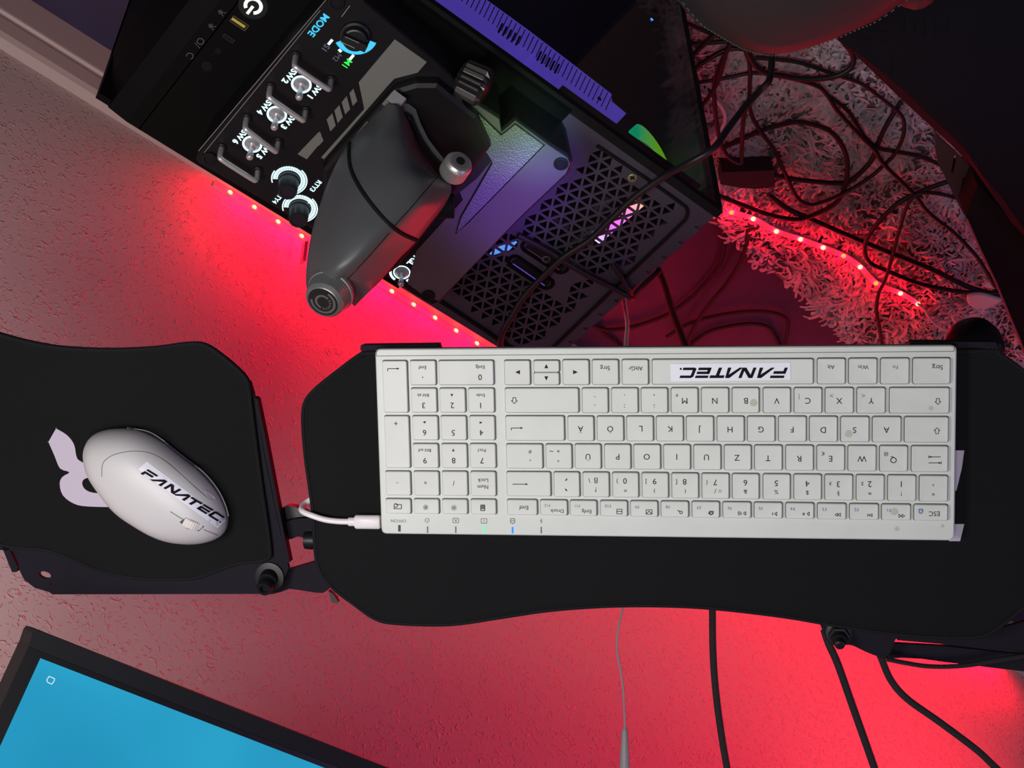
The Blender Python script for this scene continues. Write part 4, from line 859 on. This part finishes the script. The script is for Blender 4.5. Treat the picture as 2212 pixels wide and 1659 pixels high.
    def surf(u, v):
        r = ray(u, v).normalized(); hs = [h for h in (B_.ray_cast(CAM, r)[0] for B_ in (bv, bv2)) if h is not None]
        return min(hs, key=lambda h: (h-CAM).length) if hs else None
    gp_ = [surf(p.x, p.y) for p in gap]; gp_ = [p for p in gp_ if p is not None]
    b = MB(); b.tube([p+CF*.0006 for p in gp_], .0017, 8, smooth=False); out(b, 'lever_gap', MT['matte'], t, smooth=True)
    def seam(pts, r=.0004):
        q = crom([V((a, c2, 0)) for a, c2 in pts], 4); P_ = []
        for a in q:
            for B_ in (bv, bv2):
                l = B_.ray_cast(CAM, ray(a.x, a.y).normalized())[0]
                if l is not None: break
            if l is not None: P_.append(l)
        if len(P_) > 2: b = MB(); b.tube(P_, r, 6, smooth=False); out(b, 'shell_seam', MT['matte'], t)
    seam([(972,362),(950,378),(925,405),(890,446),(850,490)]); seam([(841,503),(800,550),(748,606)])
    # light grey hinge arc strip beside the far lever
    b = MB(); P = [(862,228),(880,222),(898,236),(908,265),(925,300),(948,330),(970,355),(958,366),(935,342),(912,312),(895,280),(888,262)]
    vs, fs = curve_plate([[dep(*p, 1.225) for p in P]], dep(900,300,1.225), CR, -CD, .006); b.add(vs, fs); out(b, 'hinge_arc', MT['thr'], t)
    b = MB(); b.tube([dep(u, v, 1.217) for u, v in ((855,238),(885,252),(893,268),(908,300),(930,333),(955,362))], .0011, 6); out(b, 'arc_groove', MT['matte'], t)
    b = MB(); b.box(dep(857,216,1.215), CR*.0030+CD*-.0038, CR*.0046+CD*.0034, CF*.004); out(b, 'latch', MT['knobgrey'], t)
    b = MB(); b.prism([e(*p, .013) for p in ((847,199),(858,210),(846,232),(838,234),(825,225))], (0,0,-.001)); b.prism([e(*p, .013) for p in ((793,262),(799,267),(776,288),(770,290))], (0,0,-.001)); out(b, 'grey_plate', MT['decal'], t)
    # big grey knob
    ax = (CR*-.30+CD*.58-CF*.76).normalized(); c = dep(714,630,1.150)
    b = MB(); b.lathe(c-ax*.006, ax, [(0,.014),(.002,.0172,.02),(.0045,.0176,.02),(.0065,.0172),(.0068,.0166,.03),(.016,.0150,.03),(.0175,.0145),(.020,.0125),(.0205,.0118),(.0195,.0112)], 120); ko = out(b, 'big_knob', MT['knobgrey'], t)
    a0 = CR - ax*CR.dot(ax); a0.normalize(); b0 = ax.cross(a0); cc = c+ax*.0137
    b = MB(); b.lathe(cc, ax, [(0,.0113),(.0004,.0113)], 40); out(b, 'knob_cap', MT['black'], ko)
    b = MB()
    def ka(r0, r1, d0, d1, n=16):
        for k in range(n):
            g0 = math.radians(d0+(d1-d0)*k/n); g1 = math.radians(d0+(d1-d0)*(k+1)/n); f = lambda g, r: cc+ax*.0005+(a0*math.cos(g)+b0*math.sin(g))*r
            b.add([f(g0,r0), f(g0,r1), f(g1,r1), f(g1,r0)], [[0,1,2,3]])
    ka(.0080,.0098,-185,60,24); ka(.0045,.0062,40,250,20)
    for k in range(6): ka(.0048,.0064,-95+k*22,-83+k*22,2)
    out(b, 'knob_print', MT['print2'], ko)
    # small silver knob
    c = dep(985,362,1.185); ax = (dep(1010,335,1.13)-dep(985,362,1.17)).normalized(); ax = (CR*.38-CD*.42-CF*.75).normalized()
    b = MB(); b.lathe(c-ax*.008, ax, [(0,.0098),(.001,.0108,.03),(.013,.0108,.03),(.0145,.0100),(.016,.0085),(.016,.0065)], 80); ko = out(b, 'small_knob', MT['knobsilver'], t)
    b = MB(); cc = c+ax*.0082; b.lathe(cc, ax, [(0,.0068),(.0004,.0068)], 30); out(b, 'knob_cap', MT['print2'], ko)
    b = MB(); b.lathe(cc+ax*.0003, ax, [(0,.0034),(.0006,.0034)], 24); out(b, 'knob_print', MT['black'], ko)
    b = MB(); b.lathe(dep(965,445,1.27), CR, [(-.006,.010),(.006,.010)], 20); out(b, 'pivot', MT['matte'], t, smooth=True)
throttle()
# anchor for the added coloured spots that tint the throttle plate
sp = zp(1185,345,TZ)

# ================================================================== MONITOR
def monitor():
    n1 = ray(78,1360).cross(ray(800,1644)); h = n1.cross(ZW).normalized()
    n2 = ray(86,1421).cross(ray(0,1609)); s = n2.cross(h).normalized()
    if s.z < 0: s = -s
    if h.dot(CR) < 0: h = -h
    n = h.cross(s).normalized()
    if n.dot(CAM-dep(300,1560,1)) < 0: n = -n
    pl = Plane(dep(86,1421,.93), n); O = pl.at(86,1421)
    t = thing('monitor', O-h*0, 'black framed monitor with a plain blue screen in the lower left', 'monitor')
    Wm, Hm = .60, .34; p0 = pl.at(78,1366)
    ou = [pl.at(62,1392), pl.at(70,1368), pl.at(76,1361), pl.at(88,1364)]; far = ou[-1]+h*Wm
    poly = ou+[far, far+s*Hm, ou[0]+s*Hm]
    b = MB(); b.prism([p+n*.001 for p in poly], -n*.03); out(b, 'frame', MT['bezel'], t)
    a = pl.at(60,1394); b2 = a+ (pl.at(86,1421)-O)
    ib = [pl.at(62,1398)+h*.0, pl.at(62,1398)+h*(Wm), pl.at(62,1398)+h*Wm+s*Hm*.96, pl.at(62,1398)+s*Hm*.96]
    b = MB(); b.prism([p+n*.0016 for p in ib], -n*.0005); out(b, 'inner_frame', MT['bezel2'], t)
    sc = [O, O+h*(Wm-.03), O+h*(Wm-.03)+s*(Hm-.04), O+s*(Hm-.04)]
    m = bpy.data.materials.new('screen_blue'); m.use_nodes = True; nt = m.node_tree; nt.nodes.clear()
    tc = nt.nodes.new('ShaderNodeTexCoord'); no = nt.nodes.new('ShaderNodeTexNoise'); no.inputs['Scale'].default_value = 5; rp = nt.nodes.new('ShaderNodeValToRGB'); em = nt.nodes.new('ShaderNodeEmission'); oo = nt.nodes.new('ShaderNodeOutputMaterial')
    nt.links.new(tc.outputs['Object'], no.inputs['Vector']); nt.links.new(no.outputs['Fac'], rp.inputs[0]); nt.links.new(rp.outputs[0], em.inputs[0]); nt.links.new(em.outputs[0], oo.inputs[0])
    rp.color_ramp.elements[0].color = (.018,.285,.50,1); rp.color_ramp.elements[1].color = (.030,.42,.66,1); rp.color_ramp.elements[0].position = .35; rp.color_ramp.elements[1].position = .65; em.inputs[1].default_value = 1
    b = MB(); b.prism([p+n*.0022 for p in sc], -n*.0005); so = out(b, 'screen', m, t)
    b = MB(); q = [(101,1469),(106,1461),(118,1466),(117,1471),(112,1478),(103,1474)]
    for p, r in zip(q, q[1:]+q[:1]):
        d = V((r[0]-p[0], r[1]-p[1])); nn = V((-d.y, d.x)).normalized()*.9
        b.add([pl.at(p[0]+nn.x, p[1]+nn.y, .0026), pl.at(r[0]+nn.x, r[1]+nn.y, .0026), pl.at(r[0]-nn.x, r[1]-nn.y, .0026), pl.at(p[0]-nn.x, p[1]-nn.y, .0026)], [[0,1,2,3]])
    out(b, 'screen_icon', emis('icon_white', (.8,.9,.95), 1), so)
monitor()

# ================================================================== RUG
RZ = .014
def rug():
    A, B = zp(1535,480,RZ), zp(1854,745,RZ); d = (B-A).normalized()
    def p(u, v): return zp(u, v, RZ)
    P0 = A-d*.75; lim = PXR-.012
    P1 = B+d*.35; out_n = V((d.y, -d.x, 0)); out_n = out_n if out_n.x < 0 or out_n.dot(p(1900,300)-A) > 0 else -out_n
    if out_n.dot(p(1900,300)-A) < 0: out_n = -out_n
    # polygon: strip along the edge, 1.15 m wide, cut clear of the computer
    c = [P0, P1, P1+out_n*1.1, P0+out_n*1.1]
    rc = mat('rug_backing', (.16,.13,.14), .9)
    pts = []
    n = 42000; s = (P1-P0).length; a = rng.uniform(0, s, n*2); b_ = rng.uniform(0, 1.1, n*2)**1.0
    X = P0.x+d.x*a+out_n.x*b_; Y = P0.y+d.y*a+out_n.y*b_
    # keep what the frame can show, plus a margin
    Z = np.full_like(X, RZ); D_ = np.stack([X, Y, Z-CAM.z], 1); cx = D_@np.array(CR); cy = D_@np.array(CD); cz = D_@np.array(CF)
    u = W_/2+F_*cx/cz; v = H_/2+F_*cy/cz
    k = (X < lim) & (u > 1380) & (u < 2330) & (v < 830) & (v > -150); X, Y, b_ = X[k], Y[k], b_[k]; n = len(X)
    # clumps
    nz = lambda x, y, f, ph: np.sin(x*f+ph)+np.sin(y*f*1.13+ph*2)+np.sin((x+y)*f*.7+ph*3)
    ang = nz(X, Y, 42, 1.)*1.25+rng.normal(0, .75, n); ln = rng.uniform(.012, .024, n)*(1+.25*np.sign(nz(X,Y,60,2.)))
    w = rng.uniform(.0016, .0032, n); up = rng.uniform(.006, .014, n)+.004*nz(X, Y, 55, 4.)/3
    curl = rng.normal(0, .9, n); segs = 4; vs = np.zeros((n, segs+1, 2, 3))
    cxp, cyp = X.copy(), Y.copy(); an = ang.copy()
    for q in range(segs+1):
        f = q/segs; h = RZ-.006+up*np.sin(min(f*1.25, 1)*math.pi*.55)*(1-.35*max(0, f-.6))
        ww = w*(1-.55*f); px, py = -np.sin(an), np.cos(an)
        vs[:,q,0] = np.stack([cxp+px*ww, cyp+py*ww, h+ww*.5], 1); vs[:,q,1] = np.stack([cxp-px*ww, cyp-py*ww, h-ww*.2], 1)
        cxp = cxp+np.cos(an)*ln/segs; cyp = cyp+np.sin(an)*ln/segs; an = an+curl/segs*1.6
    base = V(((P0+P1+out_n*1.1)/2).to_tuple()); base.z = 0
    arr = vs.reshape(-1, 3)-np.array([base.x, base.y, 0]); m = segs+1
    fi = []
    idx = np.arange(n)[:,None]*(m*2)
    quad = np.array([[q*2, q*2+1, q*2+3, q*2+2] for q in range(segs)]).reshape(1, -1)
    F = (idx+quad).reshape(-1, 4)
    me = bpy.data.meshes.new('pile'); me.vertices.add(len(arr)); me.vertices.foreach_set('co', arr.ravel()); me.loops.add(F.size); me.loops.foreach_set('vertex_index', F.ravel().astype(np.int32))
    me.polygons.add(len(F)); me.polygons.foreach_set('loop_start', np.arange(0, F.size, 4, dtype=np.int32)); me.polygons.foreach_set('use_smooth', [True]*len(F)); me.update(calc_edges=True); me.validate()
    me.materials.append(mat('rug_pile', (.60,.48,.53), .8, vary=(34,.35), spec=.2))
    t = thing('shaggy_rug', base, 'grey shaggy rug covered with tangled cables beside the computer', 'rug'); 
    o = bpy.data.objects.new('pile', me); COL.objects.link(o); o.parent = t; o['kind'] = 'stuff'
    # backing, cut along the computer's side
    m2 = MB(); poly = [P0, P1, P1+out_n*1.1, P0+out_n*1.1]; cut = []
    for i in range(4):
        p1, p2 = poly[i], poly[(i+1) % 4]
        if p1.x <= lim: cut.append(p1)
        if (p1.x-lim)*(p2.x-lim) < 0: cut.append(p1.lerp(p2, (lim-p1.x)/(p2.x-p1.x)))
    m2.prism([V((q.x, q.y, .0005)) for q in cut], (0,0,RZ-.005)); out(m2, 'backing', rc, t)
rug()

# ================================================================== CABLES
def cable(pts, r, label, m='wire', z=.030, name='cable', group='cables lying on the floor', lift=None):
    P = []
    for i, p in enumerate(pts):
        if len(p) == 3: P.append(zp(p[0], p[1], p[2]))
        else: P.append(zp(p[0], p[1], z))
    b = MB(); b.tube(P, r, 8); return tag(out(b, name, MT[m], smooth=True, auto=80), label, 'cable', group)
cable([(1550,422),(1606,444),(1657,463),(1712,474),(1749,468),(1804,440),(1826,400),(1830,349),(1815,308),(1785,279),(1730,264),(1686,270),(1635,286),(1562,319)], .0030, 'black cable curling in the widest loop at the centre of the rug', 'braid', .034)
cable([(1639,150),(1694,165),(1749,171),(1804,165),(1837,147),(1844,128),(1838,110),(1825,95)][::-1]+[(1606,95),(1584,66)], .0034, 'thick black cable bending back up near the dark leather panel', z=.046)
cable([(1631,125),(1675,128),(1730,136),(1804,161),(1859,180),(1896,206),(1932,235),(1951,257),(1951,294),(1932,334),(1910,356),(1877,385),(1822,418),(1767,440),(1741,440),(1719,422),(1694,371),(1672,323),(1642,283),(1620,235),(1620,147),(1610,110)], .0024, 'long dark cable making a large oval round the rug', z=.038)
cable([(1712,169),(1767,187),(1789,209),(1811,242),(1859,294),(1888,323),(1910,356),(1973,418),(2006,459),(2061,503),(2097,540),(2120,569),(2150,620)], .0026, 'black cable running diagonally across the whole rug to the frame', z=.042)
cable([(1790,208),(1833,242),(1866,294),(1896,319),(1932,327),(1987,338),(2040,360)], .0026, 'black cable ending at the slotted steel bracket', z=.034)
cable([(1947,218),(1914,272),(1896,312),(1881,349),(1840,389),(1811,396),(1730,389),(1675,380),(1650,384)], .0030, 'black cable running from the leather panel into the power adapter', z=.032)
cable([(2056,389),(1995,411),(1943,437),(1903,474),(1874,514),(1868,543),(1881,569),(1921,587),(1983,612),(2063,629),(2112,633),(2170,634)], .0030, 'black cable arching round beside the red floor lights', z=.036)
cable([(1660,420),(1700,450),(1748,472),(1854,518),(1935,551),(2015,583),(2095,621),(2170,640)], .0034, 'thick straight black cable crossing the rug above the red floor lights', z=.030)
cable([(2068,428),(2024,418),(1987,418),(1962,440),(1943,496),(1929,549),(1912,605),(1899,631),(1893,670),(1899,702),(1908,760)], .0024, 'thin dark cable crossing over the red floor lights to the tray', z=.044)
cable([(1591,62),(1558,136),(1543,184),(1547,257),(1558,312),(1576,341),(1600,352),(1602,330),(1606,257),(1620,206)], .0026, 'dark cable hanging in a narrow U beside the computer', z=.050)
cable([(1488,182),(1565,169),(1628,158),(1700,164)], .0024, 'thin dark cable lying level across the left of the rug', z=.034)
cable([(1485,131),(1520,97),(1547,73),(1580,50)], .0028, 'black cable with a blue glint next to the seat bolster', z=.050)
cable([(1488,158),(1530,128),(1576,106),(1630,108)], .0030, 'black cable rising from the computer to the cable knot', z=.046)
cable([(1500,250),(1547,184),(1570,110),(1591,70),(1600,50)], .0028, 'black cable climbing steeply under the seat bolster', z=.058)
cable([(1470,45),(1520,66),(1560,80),(1620,96)], .0026, 'dark cable topmost among those leaving the computer side', z=.040)
cable([(1480,95),(1540,92),(1600,84),(1640,60)], .0026, 'dark cable passing level under the seat bolster edge', z=.036)
cable([(1552,436),(1566,480),(1566,518),(1558,562),(1534,600),(1493,643),(1439,681),(1371,705),(1317,713),(1284,705),(1262,690)], .0028, 'dark red-lit cable sweeping over the bare floor near the computer corner', 'braid', .008)
cable([(1575,432),(1594,442),(1613,472),(1615,513),(1602,559),(1572,610),(1534,656),(1507,694),(1490,730),(1480,770)], .0030, 'second sweeping cable over the bare floor, closer to the rug', 'braid', .018)
cable([(1440,728),(1477,705),(1520,689),(1575,678),(1629,673),(1678,678),(1700,692),(1700,719),(1690,770)], .0026, 'outer cable arch on the bare floor just above the keyboard', 'braid', .010)
cable([(1485,748),(1534,716),(1588,703),(1629,700),(1664,711),(1690,760)], .0026, 'inner cable arch on the bare floor just above the keyboard', 'braid', .005)
cable([(1266,690),(1290,708),(1340,748),(1350,765)], .0024, 'short dark cable piece on the floor right under the computer corner', 'wire', .006)
cable([(1490,195),(1505,198),(1540,213),(1561,235),(1565,264),(1540,305),(1520,320)], .0022, 'thin white cable curving at the left edge of the rug', 'white', .030)
# cables that run over the computer
def cabled(pts, r, label, m='wire'):
    b = MB(); b.tube([dep(*p) for p in pts], r, 10); return tag(out(b, 'cable', MT[m], smooth=True, auto=80), label, 'cable', 'hanging braided cables' if m == 'braid' else None)
zt = lambda u, v, z: (u, v, ((CAM.z-z)/-ray(u, v).z))
cabled([zt(1670,40,.375),zt(1670,70,.385),zt(1668,121,.39),zt(1662,172,.43),zt(1639,198,.44),zt(1606,235,.46),zt(1572,279,.49),zt(1543,319,.52),zt(1493,350,.525),zt(1436,380,.510),zt(1371,426,.506),zt(1317,477,.506),zt(1274,518,.506),zt(1217,556,.506),zt(1176,594,.506),zt(1135,637,.506),zt(1111,675,.508),zt(1085,720,.510),zt(1080,760,.505)], .0030, 'long black cable running from the seat across the vented computer top')
cabled([zt(1119,508,.505),zt(1181,540,.504),zt(1222,567,.504),zt(1268,594,.504),zt(1317,618,.505),zt(1352,637,.506),zt(1366,643,.500),zt(1382,624,.47),zt(1410,598,.44),zt(1424,585,.43)], .0028, 'black cable folded over the rear corner of the computer')
cabled([zt(1322,572,.504),zt(1344,602,.505),zt(1358,628,.507),zt(1364,640,.500)], .0024, 'short black cable branch joining the fold at the computer corner')
cabled([(1423,583,1.62),(1437,620,1.55),(1455,680,1.45),(1480,745,1.35),(1500,800,1.30)], .0034, 'black braided cable dropping from the computer corner behind the keyboard', 'braid')
cabled([(1347,640,1.55),(1352,675,1.52),(1355,702,1.48),(1352,748,1.44),(1350,800,1.4)], .0020, 'thin white cable hanging between computer corner and keyboard', 'white')
cabled([(1538,1290,1.16),(1539,1320,1.16),(1540,1400,1.16),(1545,1480,1.16),(1556,1570,1.16),(1572,1665,1.16),(1590,1740,1.16)], .0026, 'black braided cable hanging leftmost of three under the keyboard mat', 'braid')
cabled([(1780,1360,1.16),(1790,1390,1.16),(1810,1435,1.16),(1840,1520,1.16),(1890,1662,1.16),(1915,1740,1.16)], .0028, 'black braided cable coming down beside the tray arm bolt', 'braid')
cabled([(1895,1400,1.16),(1905,1425,1.16),(1925,1470,1.16),(1960,1510,1.16),(2030,1560,1.16),(2110,1620,1.16),(2155,1662,1.16),(2220,1720,1.16)], .0026, 'black braided cable bending away to the lower right corner', 'braid')
def plugcord():
    t = thing('thin_cord', dep(1350,1560,1.1), 'thin grey cord with a pale tapered plug hanging at the bottom', 'cable')
    b = MB(); b.tube([dep(u, v, 1.12) for u, v in ((1346,1290),(1344,1320),(1335,1360),(1333,1405),(1341,1450),(1347,1500),(1350,1575))], .0008, 8); out(b, 'cord', MT['grey'], t, smooth=True)
    b = MB(); b.lathe(dep(1350,1572,1.12), (dep(1350,1700,1.12)-dep(1350,1572,1.12)), [(0,.0012),(.002,.0024),(.028,.0042),(.05,.0046)], 20); out(b, 'plug', MT['grey'], t, smooth=True)
plugcord()

# ================================================================== FLOOR LED STRIP, ADAPTER, WHITE LEAD
def floor_strip():
    P = [(1580,458),(1627,472),(1677,499),(1729,516),(1778,534),(1822,552),(1858,576),(1892,611),(1945,633),(1983,656)]
    t = thing('led_strip', zp(1800,545,.03), 'red LED strip lying loose across the shaggy rug', 'light strip')
    W3 = [zp(u, v, .023+.005*((i*37) % 5)/5) for i, (u, v) in enumerate(P)]; c = crom(W3, 5); b = MB(); loops = []
    for i, p in enumerate(c):
        d = (c[min(i+1, len(c)-1)]-c[max(i-1, 0)]).normalized(); w = ZW.cross(d).normalized()*.0036; loops.append([p-w-ZW*.0004, p+w-ZW*.0004, p+w+ZW*.0004, p-w+ZW*.0004])
    b.loft(loops); out(b, 'tape', MT['strip'], t)
    for i, p in enumerate(W3):
        if i == 7: pass
        b = MB(); b.lathe(p+ZW*.0004, ZW, [(0,.0030),(.0012,.0030),(.002,.0022)], 12); out(b, 'led', MT['led'] if i not in (0,5,7) else MT['ledorange'], t)
        led_light(t, p+ZW*.006, .052, pt=True)
    b = MB(); b.tube([zp(u, v, .034) for u, v in ((1983,656),(1996,668),(2010,690),(2032,708),(2056,716),(2090,722))], .0016, 8); out(b, 'lead', MT['white'], t, smooth=True)
floor_strip()
def bits():
    b = MB(); P = [(1560,372),(1672,368),(1674,404),(1640,408),(1600,406),(1556,398)]; b.prism([zp(*p, .052) for p in P], (0,0,-.030)); tag(out(b, 'power_adapter', MT['black']), 'black block power adapter lying on the rug beside the computer', 'power adapter')
    b = MB(); P = smooth_px([(2092,640),(2090,652),(2098,663),(2112,669),(2130,667),(2166,651),(2150,643),(2120,636)], 3); q = [zp(*p, .045) for p in P]; b.loft([[p-ZW*.006 for p in inset(q, .001, ZW)], [p-ZW*.002 for p in q], inset(q, .0015, ZW)])
    tag(out(b, 'plastic_tag', MT['white']), 'pale teardrop-shaped plastic piece near the right frame rail', 'plastic piece')
    b = MB(); b.prism([zp(*p, .04) for p in ((2122,619),(2134,611),(2152,606),(2160,622),(2145,624))], (0,0,-.006)); tag(out(b, 'plug', MT['white']), 'small white plug tip above the teardrop plastic piece', 'plug')
bits()

# ================================================================== SEAT PARTS
def seat():
    t = thing('seat_bolster', zp(1690,0,.36), 'dark leather seat bolster with stitched seam glowing red at its lower edge', 'seat')
    P = [(1440,-60),(1490,0),(1528,26),(1562,46),(1592,61),(1625,70),(1655,73),(1690,68),(1740,54),(1790,36),(1840,14),(1885,-6),(1960,-60)]
    loops = []; c = zp(1700,-190,.46)
    for s, z in ((1.0,.40),(1.012,.425),(1.0,.45),(.965,.47),(.90,.485),(.78,.497),(.5,.505),(.2,.508)):
        loops.append([V((c.x+(zp(*p,.43).x-c.x)*s, c.y+(zp(*p,.43).y-c.y)*s, z)) for p in P])
    b = MB(); b.loft(loops); out(b, 'cushion', MT['leather'], t, smooth=True, auto=60)
    b = MB(); f = lambda s, z: [V((c.x+(zp(*p,.43).x-c.x)*s, c.y+(zp(*p,.43).y-c.y)*s, z)) for p in P]
    b.tube(f(.978,.4660), .0016, 6); out(b, 'seam_piping', MT['leather'], t, smooth=True)
    b = MB(); q = crom(f(.945,.4775), 10)
    for i in range(0, len(q)-1, 2): b.tube([q[i], q[i+1]], .0006, 4, smooth=False)
    out(b, 'stitching', MT['thread'], t)
    b = MB(); P2 = [(1915,-50),(1928,-10),(1945,4),(1962,9),(1985,4),(2010,-12),(2020,-50)]; c2 = zp(1965,-100,.42)
    loops = [[V((c2.x+(zp(*p,.43).x-c2.x)*s, c2.y+(zp(*p,.43).y-c2.y)*s, z)) for p in P2] for s, z in ((1,.40),(1.01,.42),(.98,.44),(.8,.455),(.4,.462))]
    b.loft(loops); tag(out(b, 'seat_bolster', MT['leather'], smooth=True, auto=60), 'small red-lit leather bolster tip at the top edge, right of the stitched one', 'seat')
    # big dark panel
    t = thing('leather_panel', zp(2050,150,.30), 'large black leather seat panel with faint creases in the upper right corner', 'seat')
    P = [(1730,-120),(1762,38),(1800,74),(1845,112),(1900,165),(1960,222),(2010,268),(2050,304),(2100,356),(2180,470),(2260,560),(2420,560),(2420,-120)]
    P3 = [zp(*p, .34) for p in P]; c = sum(P3, V((0,0,0)))/len(P3)
    loops = [[V((c.x+(p.x-c.x)*s, c.y+(p.y-c.y)*s, z)) for p in P3] for s, z in ((.95,.325),(.985,.330),(.998,.336),(1,.340),(.998,.343),(.99,.346),(.9,.351),(.5,.358),(.1,.360))]
    b = MB(); b.loft(loops); out(b, 'cushion', MT['leather2'], t, smooth=True, auto=12)
    bv = BVHTree.FromPolygons([V(v) for v in b.v], b.f)
    b = MB()
    for k, q in enumerate((((1836,18),(1920,26)),((1834,40),(1915,48)),((1832,60),(1918,70)),((1832,80),(1920,90)),((1952,35),(1950,70)),((1975,38),(1973,78)),((1996,38),(1994,80)),((2020,38),(2018,78)),((2045,40),(2043,76)),((1880,125),(1878,165)),((1902,125),(1900,170)),((1926,125),(1924,172)))):
        L_ = []
        for s in (0,.5,1):
            h = bv.ray_cast(CAM, ray(q[0][0]+(q[1][0]-q[0][0])*s, q[0][1]+(q[1][1]-q[0][1])*s).normalized())[0]
            if h is not None: L_.append(h)
        if len(L_) == 3: b.tube(L_, lambda s: .0004+.0009*math.sin(math.pi*s), 6)
    out(b, 'creases', MT['leather2'], t, smooth=True)
    b = MB(); ok = []
    for u, v in ((1858,67),(2028,236)):
        h = bv.ray_cast(CAM, ray(u, v).normalized())[0]; b.lathe(h, ZW, [(0,.0030),(.0004,.0026)], 14)
    out(b, 'studs', MT['matte'], t)
    # slotted bracket
    t = thing('slotted_bracket', zp(2065,380,.2), 'red-lit slotted steel bracket below the black leather panel', 'bracket')
    z = .285; ol = [(2020,285),(2028,297),(2060,325),(2098,362),(2101,384),(2083,466),(2062,425),(2034,368),(2026,352),(2022,332)]
    def slot(u, v, du, dv): return [(u+du*math.cos(a)*.0+3.4*math.cos(a)+ (du if math.sin(a) > 0 else -du), v+3.4*math.sin(a)+(dv if math.sin(a) > 0 else -dv)) for a in [2*math.pi*k/16 for k in range(16)]]
    vs, fs = curve_plate([[zp(*p, z) for p in ol], [zp(*p, z) for p in slot(2061,355,-3,16)], [zp(*p, z) for p in slot(2080,404,-3.5,18)]], zp(2060,380,z), XW, YW, .004)
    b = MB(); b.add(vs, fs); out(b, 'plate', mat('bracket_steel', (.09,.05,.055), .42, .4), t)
    b = MB(); b.prism([zp(*p, z-.008) for p in ((2045,330),(2100,375),(2086,450),(2050,395))], (0,0,-.003)); out(b, 'backing', MT['matte'], t)
    # frame rail
    t = thing('frame_rail', zp(2190,640,.2), 'black rig frame rail with a thin red-lit rim at the right edge', 'frame')
    z = .32; P = [(2086,468),(2096,440),(2112,400),(2180,470),(2420,540),(2420,1150),(2330,1040),(2216,772),(2150,612)]
    b = MB(); b.prism([zp(*p, z) for p in P], (0,0,-.06)); out(b, 'rail', MT['matte'], t)
    b = MB(); b.tube([zp(*p, z+.001) for p in ((2088,472),(2118,540),(2152,612),(2204,738),(2216,770))], .0013, 6, smooth=False); out(b, 'rim', mat('rim_painted_red_light', (.35,.10,.12), .35, .3), t)  # red light along the rail edge is put into the rim colour
    # round black foot
    c = zp(2112,772,.55); b = MB(); b.lathe(c-ZW*.02, ZW, [(-.02,.012),(-.01,.022),(.0,.0255),(.012,.0262),(.020,.024),(.026,.018),(.029,.008)], 36); out(b, 'round_knob', MT['black'], t, smooth=True)
seat()

# added unseen spots above the throttle plate, for its violet, green and teal tint
lamp('added_violet_spot', 'SPOT', sp+V((-.03,-.10,.28)), 9, (.30,.06,1), .02, zp(1130,430,TZ), spot=.42, blend=.8)
lamp('added_green_spot', 'SPOT', sp+V((.07,-.12,.26)), 4, (.45,1,.25), .015, zp(1110,285,TZ), spot=.32, blend=.9)
lamp('added_teal_spot', 'SPOT', sp+V((-.02,-.12,.26)), 3.5, (.35,.85,1), .015, zp(1195,325,TZ), spot=.26, blend=.9)
